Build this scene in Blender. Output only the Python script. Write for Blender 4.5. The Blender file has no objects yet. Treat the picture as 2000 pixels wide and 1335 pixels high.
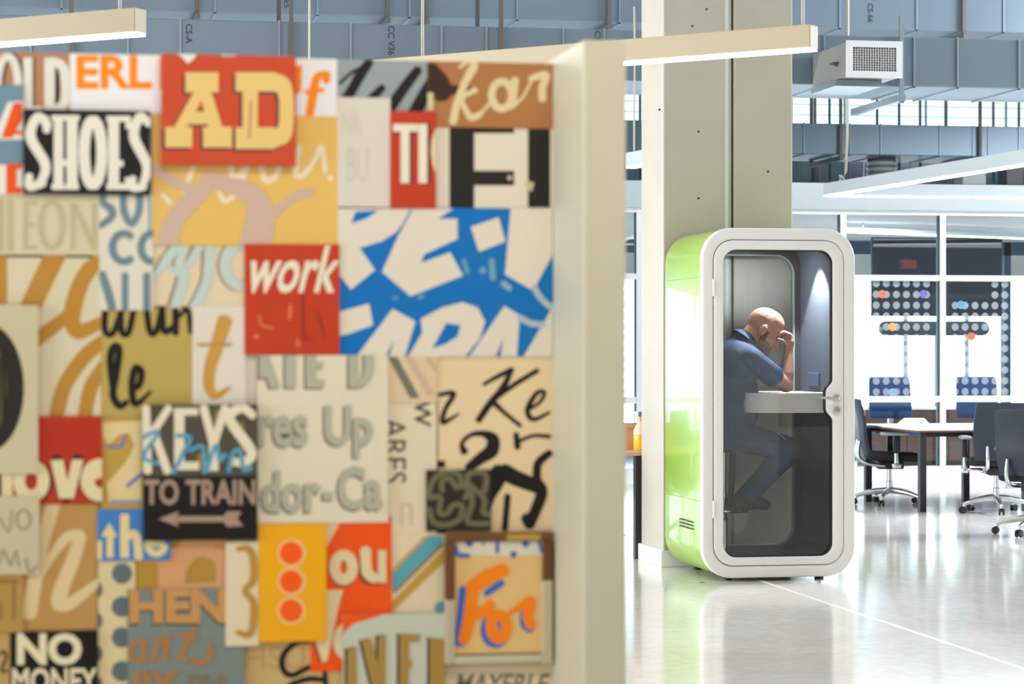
import bpy, bmesh, math, random
from mathutils import Vector, Matrix
random.seed(7)
C = bpy.context.scene.collection
SC = bpy.context.scene

# ---------------------------------------------------------------- camera
F = 4722.0                      # focal length in pixels of the 2000 px wide frame (85 mm lens)
TH = math.radians(10.5)         # the building is turned 10.5 degrees against the view
CT, ST = math.cos(TH), math.sin(TH)
EYE, HZ = 1.46, 680.0
cam_d = bpy.data.cameras.new('camera'); cam = bpy.data.objects.new('camera', cam_d); C.objects.link(cam)
cam.location = (0, 0, EYE); cam.rotation_euler = (math.pi/2, 0, -TH)
cam_d.sensor_width = 36; cam_d.lens = 85; cam_d.shift_y = 12.5/2000
cam_d.clip_start = 0.05; cam_d.clip_end = 300
cam_d.dof.use_dof = True; cam_d.dof.focus_distance = 15.4; cam_d.dof.aperture_fstop = 4.4
SC.camera = cam

# ---------------------------------------------------------------- view, world, daylight, lamps and added fill lights
SC.view_settings.view_transform = 'Standard'; SC.view_settings.look = 'None'
SC.view_settings.exposure = 0.35; SC.view_settings.gamma = 1.0
SC.view_settings.use_curve_mapping = False
try:
    SC.cycles.use_denoising = True
    SC.cycles.max_bounces = 8; SC.cycles.transparent_max_bounces = 16
    SC.cycles.sample_clamp_indirect = 6.0
    SC.cycles.caustics_reflective = False; SC.cycles.caustics_refractive = False
except Exception: pass
W = bpy.data.worlds.new('daylight'); SC.world = W; W.use_nodes = True
nt = W.node_tree; nt.nodes.clear()
wo = nt.nodes.new('ShaderNodeOutputWorld'); wb = nt.nodes.new('ShaderNodeBackground')
tc = nt.nodes.new('ShaderNodeTexCoord'); sx = nt.nodes.new('ShaderNodeSeparateXYZ')
mr = nt.nodes.new('ShaderNodeMapRange'); mr.inputs[1].default_value = -0.2; mr.inputs[2].default_value = 0.5
rc = nt.nodes.new('ShaderNodeValToRGB')
rc.color_ramp.elements[0].color = (0.345, 0.325, 0.295, 1)      # the deep of the hall behind the photographer
rc.color_ramp.elements[1].color = (3.0, 3.5, 3.85, 1)        # overcast street behind the far windows
nt.links.new(tc.outputs['Generated'], sx.inputs[0]); nt.links.new(sx.outputs[1], mr.inputs[0])
nt.links.new(mr.outputs[0], rc.inputs[0]); nt.links.new(rc.outputs[0], wb.inputs[0])
nt.links.new(wb.outputs[0], wo.inputs[0]); wb.inputs[1].default_value = 1.0
def area(name, loc, target, sx_, sy_, power, col):
    l = bpy.data.lights.new(name, 'AREA'); l.shape = 'RECTANGLE'; l.size = sx_; l.size_y = sy_
    l.energy = power; l.color = col
    o = bpy.data.objects.new(name, l); C.objects.link(o); o.location = loc
    o.rotation_euler = (Vector(target)-Vector(loc)).to_track_quat('-Z', 'Y').to_euler()
    return o
area('ceiling_light_over_collage', (0.6, 3.6, 3.0), (0.55, 5.4, 1.5), 1.8, 0.3, 15, (1.0, 0.96, 0.90))
area('ceiling_light_middle', (2.0, 9.0, 6.3), (3.8, 14.5, 0.9), 4.0, 1.5, 40, (1.0, 0.94, 0.85))
area('daylight_left_front', (-4.5, 4.25, 1.7), (1.1, 5.3, 1.4), 1.6, 2.2, 130, (0.74, 0.88, 1.0))
area('side_daylight', (-7.0, 16.0, 2.8), (3.9, 15.8, 1.4), 7.0, 3.0, 1000, (0.95, 0.98, 1.0))
area('side_fill_right', (15.5, 18.5, 5.7), (8.0, 20.5, 0.4), 5.0, 2.0, 1500, (0.84, 0.93, 1.0))  # added fill to brighten the floor at the right, no window modelled
area('duct_fill_front', (4.0, 21.35, 3.2), (4.0, 21.36, 5.0), 16.0, 0.15, 150, (0.93, 0.97, 1.0))  # added fill that brightens the long duct's underside, no fixture hangs here
area('duct_fill_rear', (4.0, 23.6, 3.7), (4.0, 23.61, 5.0), 16.0, 0.15, 120, (0.93, 0.97, 1.0))  # added fill for the underside of the high duct, likewise without a fixture
area('meeting_room_light', (11.0, 27.6, 2.94), (11.0, 27.7, 0.0), 8.0, 1.5, 160, (0.95, 0.98, 1.0))

# ---------------------------------------------------------------- geometry of the view
def ray(px):
    a = (px-1000.0)/F
    return a*CT+ST, -a*ST+CT
def onY(px, py, Y):
    d = ray(px); v = Y/d[1]
    return Vector((d[0]*v, Y, EYE+(HZ-py)/F*v))
def onF(px, py, z=0.0):
    v = F*(EYE-z)/(py-HZ); d = ray(px)
    return Vector((d[0]*v, d[1]*v, z))
def uv_(u, v, z): return Vector((u*CT+v*ST, -u*ST+v*CT, z))

# ---------------------------------------------------------------- materials
def lin(c):
    r = []
    for x in c[:3]:
        x = x/255.0
        r.append(x/12.92 if x <= .04045 else ((x+.055)/1.055)**2.4)
    return tuple(r)
MATS = {}
def mat(name, rgb, rough=.5, metal=0., emit=0., noise=.0, nscale=6., coat=0., spec=.5, bump=0., emitcol=None, stretch=None):
    if name in MATS: return MATS[name]
    m = bpy.data.materials.new(name); MATS[name] = m; m.use_nodes = True
    n = m.node_tree.nodes; L = m.node_tree.links; b = n['Principled BSDF']
    col = lin(rgb)+(1,)
    b.inputs['Base Color'].default_value = col
    b.inputs['Roughness'].default_value = rough; b.inputs['Metallic'].default_value = metal
    b.inputs['Coat Weight'].default_value = coat; b.inputs['Coat Roughness'].default_value = .03
    b.inputs['Specular IOR Level'].default_value = spec
    if emit:
        b.inputs['Emission Color'].default_value = (lin(emitcol) if emitcol else lin(rgb))+(1,)
        b.inputs['Emission Strength'].default_value = emit
    if noise or bump:
        t = n.new('ShaderNodeTexCoord'); mp = n.new('ShaderNodeMapping'); ns = n.new('ShaderNodeTexNoise')
        ns.inputs['Scale'].default_value = nscale; ns.inputs['Detail'].default_value = 6
        if stretch: mp.inputs['Scale'].default_value = stretch
        L.new(t.outputs['Object'], mp.inputs[0]); L.new(mp.outputs[0], ns.inputs[0])
        if noise:
            r = n.new('ShaderNodeValToRGB'); r.color_ramp.elements[0].position = .3; r.color_ramp.elements[1].position = .7
            r.color_ramp.elements[0].color = tuple(max(0, c*(1-noise)) for c in col[:3])+(1,)
            r.color_ramp.elements[1].color = tuple(min(1, c*(1+noise)+noise*.01) for c in col[:3])+(1,)
            L.new(ns.outputs[0], r.inputs[0]); L.new(r.outputs[0], b.inputs['Base Color'])
        if bump:
            bp = n.new('ShaderNodeBump'); bp.inputs['Strength'].default_value = bump; bp.inputs['Distance'].default_value = .01
            L.new(ns.outputs[0], bp.inputs['Height']); L.new(bp.outputs[0], b.inputs['Normal'])
    return m
def glass(name, tint=(1, 1, 1), ior=1.45):
    m = bpy.data.materials.new(name); MATS[name] = m; m.use_nodes = True
    n = m.node_tree.nodes; L = m.node_tree.links; n.clear()
    o = n.new('ShaderNodeOutputMaterial'); mx = n.new('ShaderNodeMixShader'); tr = n.new('ShaderNodeBsdfTransparent')
    gl = n.new('ShaderNodeBsdfGlossy'); fr = n.new('ShaderNodeFresnel')
    tr.inputs[0].default_value = tuple(tint)+(1,); gl.inputs['Roughness'].default_value = .0; fr.inputs[0].default_value = ior
    L.new(fr.outputs[0], mx.inputs[0]); L.new(tr.outputs[0], mx.inputs[1]); L.new(gl.outputs[0], mx.inputs[2]); L.new(mx.outputs[0], o.inputs[0])
    return m
def translucent(name, rgb, alpha):
    m = mat(name, rgb, .6); b = m.node_tree.nodes['Principled BSDF']; b.inputs['Alpha'].default_value = alpha
    return m
def frosted(name):
    m = bpy.data.materials.new(name); MATS[name] = m; m.use_nodes = True
    n = m.node_tree.nodes; L = m.node_tree.links; n.clear()
    o = n.new('ShaderNodeOutputMaterial'); m1 = n.new('ShaderNodeMixShader'); m2 = n.new('ShaderNodeMixShader')
    tr = n.new('ShaderNodeBsdfTransparent'); tl = n.new('ShaderNodeBsdfTranslucent'); df = n.new('ShaderNodeBsdfDiffuse')
    tl.inputs[0].default_value = (.9, .93, .96, 1); df.inputs[0].default_value = (.85, .9, .95, 1)
    m1.inputs[0].default_value = .45; m2.inputs[0].default_value = .5
    L.new(tl.outputs[0], m1.inputs[1]); L.new(df.outputs[0], m1.inputs[2]); L.new(tr.outputs[0], m2.inputs[1]); L.new(m1.outputs[0], m2.inputs[2]); L.new(m2.outputs[0], o.inputs[0])
    return m
def floor_mat():
    m = mat('polished_concrete', (205, 198, 186), .16)
    n = m.node_tree.nodes; L = m.node_tree.links; b = n['Principled BSDF']
    t = n.new('ShaderNodeTexCoord')
    n1 = n.new('ShaderNodeTexNoise'); n1.inputs['Scale'].default_value = .55; n1.inputs['Detail'].default_value = 8; n1.inputs['Roughness'].default_value = .65
    n2 = n.new('ShaderNodeTexNoise'); n2.inputs['Scale'].default_value = 14; n2.inputs['Detail'].default_value = 8
    r = n.new('ShaderNodeValToRGB'); e = r.color_ramp.elements
    e[0].position = .32; e[0].color = lin((224, 215, 202))+(1,); e[1].position = .68; e[1].color = lin((242, 239, 234))+(1,)
    mx = n.new('ShaderNodeMix'); mx.data_type = 'RGBA'; mx.blend_type = 'MULTIPLY'; mx.inputs[0].default_value = .22
    L.new(t.outputs['Object'], n1.inputs[0]); L.new(t.outputs['Object'], n2.inputs[0])
    L.new(n1.outputs[0], r.inputs[0]); L.new(r.outputs[0], mx.inputs[6]); L.new(n2.outputs[0], mx.inputs[7]); L.new(mx.outputs[2], b.inputs['Base Color'])
    rr = n.new('ShaderNodeMapRange'); rr.inputs[3].default_value = .07; rr.inputs[4].default_value = .17
    L.new(n2.outputs[0], rr.inputs[0]); L.new(rr.outputs[0], b.inputs['Roughness'])
    bp = n.new('ShaderNodeBump'); bp.inputs['Strength'].default_value = .02; bp.inputs['Distance'].default_value = .02
    n3 = n.new('ShaderNodeTexNoise'); n3.inputs['Scale'].default_value = 3.0; n3.inputs['Detail'].default_value = 4
    L.new(t.outputs['Object'], n3.inputs[0]); L.new(n3.outputs[0], bp.inputs['Height']); L.new(bp.outputs[0], b.inputs['Normal'])
    return m

# ---------------------------------------------------------------- mesh helpers
def tag(o, label, cat, group=None, kind=None):
    if label: o['label'] = label
    if cat: o['category'] = cat
    if group: o['group'] = group
    if kind: o['kind'] = kind
    return o
def thing(name, label, cat, loc=(0, 0, 0), rz=0, group=None):
    o = bpy.data.objects.new(name, None); C.objects.link(o); o.empty_display_size = .1
    o.location = loc; o.rotation_euler = (0, 0, rz)
    return tag(o, label, cat, group)
def obj(name, bm, m, parent=None, smooth=None, label=None):
    me = bpy.data.meshes.new(name)
    if isinstance(bm, bpy.types.Mesh): me = bm; me.name = name
    else:
        bmesh.ops.recalc_face_normals(bm, faces=bm.faces[:])
        bm.to_mesh(me); bm.free()
    if m:
        me.materials.clear(); me.materials.append(m)
    if smooth is not None:
        me.polygons.foreach_set('use_smooth', [True]*len(me.polygons))
        try: me.set_sharp_from_angle(angle=math.radians(smooth))
        except Exception: pass
    o = bpy.data.objects.new(name, me); C.objects.link(o)
    if parent: o.parent = parent
    if label: o['label'] = label
    return o
def struct(name, bm, m, parent=None, smooth=None):
    o = obj(name, bm, m, parent, smooth)
    if parent is None: o['kind'] = 'structure'
    return o
def copy_tree(o, parent=None):
    c = o.copy(); C.objects.link(c); c.parent = parent
    for ch in list(o.children): copy_tree(ch, c)
    return c
def NB(): return bmesh.new()
def box(bm, a, b, bev=0., seg=2, M=None):
    a = Vector(a); b = Vector(b); lo = Vector(map(min, a, b)); hi = Vector(map(max, a, b))
    r = bmesh.ops.create_cube(bm, size=1.0); vs = r['verts']
    for v in vs: v.co = Vector((lo[i]+(v.co[i]+.5)*(hi[i]-lo[i]) for i in range(3)))
    if bev:
        es = list({e for v in vs for e in v.link_edges})
        g = bmesh.ops.bevel(bm, geom=es, offset=bev, segments=seg, affect='EDGES', profile=.5)
        vs = list({v for f in g['faces'] for v in f.verts}|{v for v in vs if v.is_valid})
        if M:
            for v in vs: v.co = M @ v.co
    elif M:
        for v in vs: v.co = M @ v.co
    return bm
def frame_of(d):
    d = d.normalized(); up = Vector((0, 0, 1)) if abs(d.z) < .95 else Vector((1, 0, 0))
    s = d.cross(up).normalized(); return s, s.cross(d).normalized()
def smoothpath(pts, n=6):
    P = [Vector(p) for p in pts]
    if len(P) < 3: return P
    out = []
    for i in range(len(P)-1):
        p0 = P[max(i-1, 0)]; p1 = P[i]; p2 = P[i+1]; p3 = P[min(i+2, len(P)-1)]
        for k in range(n):
            t = k/n
            out.append(.5*((2*p1)+(-p0+p2)*t+(2*p0-5*p1+4*p2-p3)*t*t+(-p0+3*p1-3*p2+p3)*t**3))
    out.append(P[-1]); return out
def tube(bm, pts, r, n=10, smooth=0, cap=True, closed=False):
    P = smoothpath(pts, smooth) if smooth else [Vector(p) for p in pts]
    N = len(P); R = r if isinstance(r, (list, tuple)) else [r]*N
    if len(R) != N: R = [R[min(len(R)-1, int(i*(len(R)-1)/(N-1)))]*(1-((i*(len(R)-1)/(N-1))%1))+R[min(len(R)-1, int(i*(len(R)-1)/(N-1))+1)]*((i*(len(R)-1)/(N-1))%1) for i in range(N)]
    rings = []
    for i, p in enumerate(P):
        if closed: d = P[(i+1) % N]-P[i-1]
        else: d = P[min(i+1, N-1)]-P[max(i-1, 0)]
        s, u = frame_of(d)
        rings.append([bm.verts.new(p+(s*math.cos(2*math.pi*k/n)+u*math.sin(2*math.pi*k/n))*R[i]) for k in range(n)])
    for i in range(N if closed else N-1):
        a = rings[i]; b = rings[(i+1) % N]
        for k in range(n): bm.faces.new((a[k], a[(k+1) % n], b[(k+1) % n], b[k]))
    if cap and not closed:
        bm.faces.new(rings[0][::-1]); bm.faces.new(rings[-1])
    return bm
def lathe(bm, prof, n=24, c=(0, 0, 0), cap=True):
    c = Vector(c); rings = []
    for r, z in prof:
        rings.append([bm.verts.new(c+Vector((r*math.cos(2*math.pi*k/n), r*math.sin(2*math.pi*k/n), z))) for k in range(n)])
    for a, b in zip(rings, rings[1:]):
        for k in range(n): bm.faces.new((a[k], a[(k+1) % n], b[(k+1) % n], b[k]))
    if cap: bm.faces.new(rings[0][::-1]); bm.faces.new(rings[-1])
    return bm
def rrect(x0, z0, x1, z1, r, n=10):
    P = []
    for cx, cz, a0 in ((x1-r, z1-r, 0), (x0+r, z1-r, 90), (x0+r, z0+r, 180), (x1-r, z0+r, 270)):
        for k in range(n+1):
            a = math.radians(a0+90*k/n); P.append((cx+r*math.cos(a), cz+r*math.sin(a)))
    return P
def curve_mesh(outlines, y0, y1, bev=0.):
    """closed outlines in x,z (holes by even-odd) extruded from y0 to y1"""
    cu = bpy.data.curves.new('tmp', 'CURVE'); cu.dimensions = '2D'; cu.fill_mode = 'BOTH'
    cu.extrude = abs(y1-y0)/2-bev; cu.bevel_depth = bev; cu.bevel_resolution = 2
    if bev: cu.offset = -bev
    for o in outlines:
        s = cu.splines.new('POLY'); s.points.add(len(o)-1); s.use_cyclic_u = True
        for p, q in zip(s.points, o): p.co = (q[0], q[1], 0, 1)
    ob = bpy.data.objects.new('tmp', cu); C.objects.link(ob)
    dg = bpy.context.evaluated_depsgraph_get(); me = bpy.data.meshes.new_from_object(ob.evaluated_get(dg))
    bpy.data.objects.remove(ob); bpy.data.curves.remove(cu)
    for v in me.vertices:
        x, y, z = v.co; v.co = (x, (y0+y1)/2-z, y)
    bm = NB(); bm.from_mesh(me); bpy.data.meshes.remove(me)
    bmesh.ops.remove_doubles(bm, verts=bm.verts[:], dist=1e-5)
    return bm
def ringloft(bm, outline, sections):
    """outline points in x,z; sections (y, inset) : a shell swept in y"""
    n = len(outline); cx = sum(p[0] for p in outline)/n; cz = sum(p[1] for p in outline)/n; rings = []
    for y, f in sections: rings.append([bm.verts.new((cx+(p[0]-cx)*f[0], y, cz+(p[1]-cz)*f[1])) for p in outline])
    for a, b in zip(rings, rings[1:]):
        for k in range(n): bm.faces.new((a[k], a[(k+1) % n], b[(k+1) % n], b[k]))
    return rings
def text_mesh(body, off=0., spacing=1.0):
    cu = bpy.data.curves.new('tmp', 'FONT'); cu.body = body; cu.offset = off; cu.space_character = spacing; cu.resolution_u = 3
    cu.fill_mode = 'FRONT'
    ob = bpy.data.objects.new('tmp', cu); C.objects.link(ob)
    dg = bpy.context.evaluated_depsgraph_get(); me = bpy.data.meshes.new_from_object(ob.evaluated_get(dg))
    bpy.data.objects.remove(ob); bpy.data.curves.remove(cu)
    return me
def blob(shapes, voxel=.006, smooth=4, M=None):
    """one continuous skin grown over ellipsoids and tapered capsules"""
    bm = NB()
    for s in shapes:
        if s[0] == 'e':
            _, c, r, rot = (s+(None,))[:4]
            g = bmesh.ops.create_icosphere(bm, subdivisions=3, radius=1.0)
            for v in g['verts']:
                p = Vector((v.co.x*r[0], v.co.y*r[1], v.co.z*r[2]))
                if rot is not None: p = rot @ p
                v.co = Vector(c)+p
        else:
            _, p0, p1, r0, r1 = s
            p0 = Vector(p0); p1 = Vector(p1); d = (p1-p0).normalized(); K = 5; pts = []; rr = []
            for k in range(K): a = math.pi/2*(1-k/K); pts.append(p0-d*r0*math.sin(a)); rr.append(max(r0*math.cos(a), r0*.03))
            pts.append(p0); rr.append(r0); pts.append(p1); rr.append(r1)
            for k in range(1, K+1): a = math.pi/2*k/K; pts.append(p1+d*r1*math.sin(a)); rr.append(max(r1*math.cos(a), r1*.03))
            tube(bm, pts, rr, 14)
    bmesh.ops.recalc_face_normals(bm, faces=bm.faces[:])
    me = bpy.data.meshes.new('tmp'); bm.to_mesh(me); bm.free()
    ob = bpy.data.objects.new('tmp', me); C.objects.link(ob)
    md = ob.modifiers.new('r', 'REMESH'); md.mode = 'VOXEL'; md.voxel_size = voxel; md.use_smooth_shade = True
    if smooth:
        sm = ob.modifiers.new('s', 'SMOOTH'); sm.iterations = smooth; sm.factor = .5
    dg = bpy.context.evaluated_depsgraph_get(); out = bpy.data.meshes.new_from_object(ob.evaluated_get(dg))
    bpy.data.objects.remove(ob); bpy.data.meshes.remove(me)
    if M:
        out.transform(M)
    return out

# ================================================================ THE SETTING
WY = 25.5                                   # plane of the glazed wall of the meeting room
m_floor = floor_mat()
m_white = mat('white_paint', (232, 232, 230), .45)
m_plaster = mat('beige_plaster', (196, 190, 174), .6, noise=.05, nscale=2.5)
bm = NB(); box(bm, (-26, -14, -.2), (34, 46, 0)); struct('floor', bm, m_floor)
bm = NB(); box(bm, (-26, 4, 7.0), (34, 46, 7.2)); struct('ceiling', bm, mat('ceiling_deck', (215, 218, 220), .7))
# saw-cut joint in the concrete
a = onF(1525, 1142); b = onF(1970, 1300); jx = (a.x+b.x)/2
bm = NB(); box(bm, (jx-.012, -4, 0), (jx+.012, WY-.1, .0015)); struct('trim_1', bm, mat('floor_joint', (226, 224, 220), .35))

# glazed wall: one window structure per bay
m_mull = mat('mullion_white', (222, 224, 226), .4)
m_gasket = mat('gasket_dark', (20, 62, 74), .5)
m_pane = glass('window_glass', (.93, .97, .98))
m_dot = frosted('frosted_dot_film')
BX0, BW = 8.42, 1.15
MW = .034
def dots_mesh(x0, x1, skip):
    bm = NB(); n = int((x1-x0-.08)/.1165); off = (x1-x0-(n-1)*.1165)/2
    for r in range(11):
        z = 2.175-.1195*r
        for c in range(n):
            if skip(c, r, n): continue
            g = bmesh.ops.create_circle(bm, cap_ends=True, segments=16, radius=.041)
            for v in g['verts']: v.co = Vector((x0+off+.1165*c+v.co.x, WY-.009, z+v.co.y))
    return bm
for k in range(-13, 5):
    x0 = BX0+BW*k; x1 = x0+BW
    bm = NB()
    box(bm, (x0-MW, WY-.05, .12), (x0+MW, WY+.07, 2.98))
    for z0, z1 in ((.12, .16), (.865, .935), (2.205, 2.27), (2.93, 2.98)): box(bm, (x0+MW, WY-.045, z0), (x1-MW, WY+.06, z1))
    w = struct('window_%d' % (k+14), bm, m_mull)
    bm = NB(); box(bm, (x1-MW-.011, WY-.03, .16), (x1-MW, WY+.03, .865)); box(bm, (x1-MW-.011, WY-.03, .935), (x1-MW, WY+.03, 2.205)); box(bm, (x1-MW-.011, WY-.03, 2.27), (x1-MW, WY+.03, 2.93))
    obj('gasket', bm, m_gasket, w)
    for z0, z1 in ((.16, .865), (.935, 2.205), (2.27, 2.93)):
        bm = NB(); box(bm, (x0+MW, WY-.006, z0), (x1-MW, WY+.006, z1)); obj('pane', bm, m_pane, w)
    if -4 <= k <= 3:
        sk = (lambda c, r, n: r in (0, 1) and c < 4) if k == 1 else (lambda c, r, n: False)
        obj('dot_film', dots_mesh(x0+MW, x1-MW-.02, sk), m_dot, w, label='grid of frosted white dots stuck on the pane')
bm = NB(); box(bm, (-6.6, WY-.07, 0), (14.2, WY+.1, .12)); struct('baseboard_back', bm, m_white)
bm = NB()
box(bm, (-20, WY-.1, 2.98), (30, WY+.2, 3.27))
box(bm, (-20, WY-.05, 0), (-6.6, WY+.15, 2.98)); box(bm, (14.2, WY-.05, 0), (30, WY+.15, 2.98))
struct('wall_back', bm, mat('header_paint', (176, 182, 187), .5))
# low wall of the hall behind the photographer, seen mirrored in the booth door
bm = NB(); box(bm, (6.6, -6.15, 0), (10.66, -6, 1.58)); struct('wall_rear', bm, m_plaster)
# meeting room behind the glass
bm = NB(); box(bm, (-20, WY+.2, 2.99), (30, 33.2, 3.06)); struct('ceiling_1', bm, mat('white_tile', (230, 238, 244), .6))
bm = NB()
for i in range(-8, 12):
    x = 13.39+3.2*i
    box(bm, (x-.05, 33.0, .0), (x+.05, 33.15, 2.99))
box(bm, (-20, 33.0, 0), (30, 33.15, .25)); box(bm, (-20, 33.0, 2.8), (30, 33.15, 2.99))
struct('window_19', bm, mat('blue_grey_frame', (70, 100, 130), .5))
# clerestory high above the meeting room, louvred
bm = NB()
for i in range(-14, 22):
    x = 1.4*i; box(bm, (x-.014, 38.0, 3.1), (x+.014, 38.05, 7.0))
for i in range(14): box(bm, (-20, 38.02, 4.6+.17*i), (30, 38.08, 4.608+.17*i))
struct('window_20', bm, mat('clerestory_bar', (150, 190, 188), .5))
w20 = bpy.data.objects['window_20']
bm = NB(); box(bm, (-20, 38.12, 3.1), (30, 38.13, 7.0)); obj('pane', bm, glass('tinted_glass', (.55, .585, .58), 1.2), w20)
bm = NB(); box(bm, (-20, 38.0, 2.6), (30, 38.2, 3.1)); struct('wall_clerestory', bm, m_white)

# ================================================================ AIR DUCTS AND HANGERS
m_galv = mat('galvanised_steel', (106, 120, 132), .32, metal=.4, noise=.10, nscale=.8)
m_galv2 = mat('galvanised_seam', (126, 140, 152), .35, metal=.4)
m_hang = mat('hanger_steel', (92, 88, 82), .5, metal=.3)
m_ink = mat('stencil_ink', (40, 46, 50), .7)
def duct(label, X0, X1, Y0, dep, z0, z1, seams, hangers, marks=()):
    t = thing('air_duct', label, 'air duct', ((X0+X1)/2, Y0, z0), group='rectangular air ducts')
    ox, oy, oz = t.location
    def P(bm): 
        bmesh.ops.translate(bm, verts=bm.verts[:], vec=(-ox, -oy, -oz)); return bm
    bm = NB(); box(bm, (X0, Y0, z0), (X1, Y0+dep, z1), .008, 1); obj('casing', P(bm), m_galv, t)
    for x in seams:
        bm = NB()
        box(bm, (x-.008, Y0-.012, z0-.012), (x+.008, Y0+dep+.01, z0)); box(bm, (x-.008, Y0-.012, z0-.012), (x+.008, Y0, z1+.01))
        obj('seam', P(bm), m_galv2, t)
    for x in hangers:
        bm = NB()
        box(bm, (x-.018, Y0-.05, z0-.06), (x+.018, Y0-.02, 7.0)); box(bm, (x-.018, Y0+dep+.02, z0-.06), (x+.018, Y0+dep+.05, 7.0))
        box(bm, (x-.022, Y0-.09, z0-.075), (x+.022, Y0+dep+.09, z0-.02))
        obj('hanger', P(bm), m_hang, t)
    for body, mx_, my_, h, rot in marks:
        x = XA(mx_, Y0); z = onY(mx_, my_, Y0).z
        me = text_mesh(body, .01); bm = NB(); bm.from_mesh(me); bpy.data.meshes.remove(me)
        for v in bm.verts:
            q = Vector((v.co.x*h*1.2, 0, v.co.y*h*1.2))
            if rot: q = Vector((q.z, 0, -q.x))
            v.co = Vector((x, Y0-.004, z))+q
        obj('stencil', P(bm), m_ink, t, label='black stencilled code')
    return t
def XA(px, Y): return onY(px, 0, Y).x
YA, YB, YC, YD = 23.1, 20.78, 28.2, 31.0
duct('high air duct behind and above the one carrying the white grille', -9, 14, YA, 1.0, 4.65, 5.5,
     [XA(p, YA) for p in (-150, 120, 420, 620, 800, 1010, 1210, 1640, 1790, 1960)],
     [XA(p, YA) for p in (385, 756, 832, 1188, 1880)],
     [('CS-66', 1695, 6, .065, True), ('E5', 555, 0, .065, True)])
duct('long air duct carrying the white grille box', -9, 14, YB, 1.15, 3.82, 4.265,
     [XA(p, YB) for p in (-120, 60, 250, 352, 545, 685, 862, 950, 1100, 1180, 1610, 1785, 1870, 1990)],
     [XA(p, YB) for p in (140, 568, 977)],
     [('CS-A', 363, 46, .065, True), ('CC V36', 758, 50, .065, True), ('C5', 1162, 60, .06, True)])
duct('pale air duct in front of the high clerestory windows', -8, 16, YC, 1.1, onY(1545, 300, YC).z, onY(1545, 240, YC).z,
     [XA(p, YC) for p in (1100, 1240, 1570, 1660, 1720, 1835, 1900, 1930, 1990)],
     [XA(p, YC) for p in (1640, 1912)])
duct('lowest air duct just above the white wall header', -8, 16, YD, 1.0, onY(1545, 356, YD).z, onY(1545, 311, YD).z,
     [XA(p, YD) for p in (1150, 1560, 1600, 1660, 1780, 1850, 1950)],
     [XA(p, YD) for p in (1590,)])
# slim hanger rods standing free above the ducts
for i, p in enumerate((1620, 1713, 1756, 1797, 1940, 1990, 1250)):
    x = XA(p, 29.8); bm = NB(); box(bm, (x-.012, 29.78, 3.6), (x+.012, 29.82, 7.0))
    t = obj('hanger_rod', bm, mat('rod_green', (44, 84, 84), .5)); tag(t, 'thin dark steel hanger rod running up from the pale duct to the ceiling', 'hanger rod', 'hanger rods in the clerestory gap')
# flexible connection, black speaker box between ducts
bm = NB(); pts = []
x = XA(1722, 28.75); prof = []
for i in range(21): prof.append((.17+(.02 if i % 2 else 0), 3.06+(onY(1545, 300, YC).z-3.065)*i/20))
lathe(bm, prof, 20, (x, 28.75, 0))
tag(obj('flexible_duct', bm, mat('crumpled_foil', (190, 190, 185), .3, metal=.7, bump=.8, nscale=9), smooth=40), 'crumpled silver flexible duct standing between the pale duct and the lowest duct', 'flexible duct')
bm = NB(); a = onY(1963, 359, 25.45); b = onY(1997, 318, 25.45); box(bm, (a.x, 25.42, 3.27), (b.x, 25.66, b.z), .01)
tag(obj('speaker_box', bm, mat('black_plastic', (22, 22, 28), .5)), 'black box standing over the wall header behind the triangular light', 'speaker')
bm = NB(); a = onY(1878, 358, 25.45); b = onY(1924, 330, 25.45); box(bm, (a.x, 25.42, 3.27), (b.x, 25.68, b.z), .01)
tag(obj('junction_box', bm, mat('grey_box', (120, 122, 118), .5)), 'grey metal box over the wall header left of the black box', 'box')

# grille box sticking out of the duct
t = thing('air_grille_box', 'square sheet metal outlet with white egg-crate grille under the top duct', 'air vent', (0, 0, 0))
gy = YB-1.0; a = onY(1654, 150, gy); b = onY(1763, 81, gy)
t.location = (a.x, gy, a.z); o_ = Vector(t.location)
def R(p): return Vector(p)-o_
bm = NB(); box(bm, R((a.x+.01, gy+.03, a.z+.01)), R((b.x-.01, YB-.012, b.z-.01))); obj('casing', bm, mat('dull_sheet', (142, 143, 136), .5, metal=.35), t)
bm = NB(); fw = .055
box(bm, R((a.x, gy, a.z)), R((b.x, gy+.03, a.z+fw))); box(bm, R((a.x, gy, b.z-fw)), R((b.x, gy+.03, b.z)))
box(bm, R((a.x, gy, a.z+fw)), R((a.x+fw, gy+.03, b.z-fw))); box(bm, R((b.x-fw, gy, a.z+fw)), R((b.x, gy+.03, b.z-fw)))
obj('grille_frame', bm, mat('grille_white', (206, 206, 208), .45), t)
bm = NB(); n = 17
for i in range(1, n): x = a.x+fw+(b.x-a.x-2*fw)*i/n; box(bm, R((x-.0035, gy+.004, a.z+fw)), R((x+.0035, gy+.024, b.z-fw)))
for i in range(1, 10): z = a.z+fw+(b.z-a.z-2*fw)*i/10; box(bm, R((a.x+fw, gy+.008, z-.0042)), R((b.x-fw, gy+.024, z+.0042)))
obj('grille_grid', bm, mat('grille_bar', (176, 176, 176), .5), t)
bm = NB(); box(bm, R((a.x+fw, gy+.025, a.z+fw)), R((b.x-fw, gy+.028, b.z-fw))); obj('dark_throat', bm, mat('throat_black', (18, 18, 22), .8), t)
bm = NB(); lathe(bm, [(.02, -.01), (.02, .02), (.008, .02), (.008, .05)], 10); 
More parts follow.
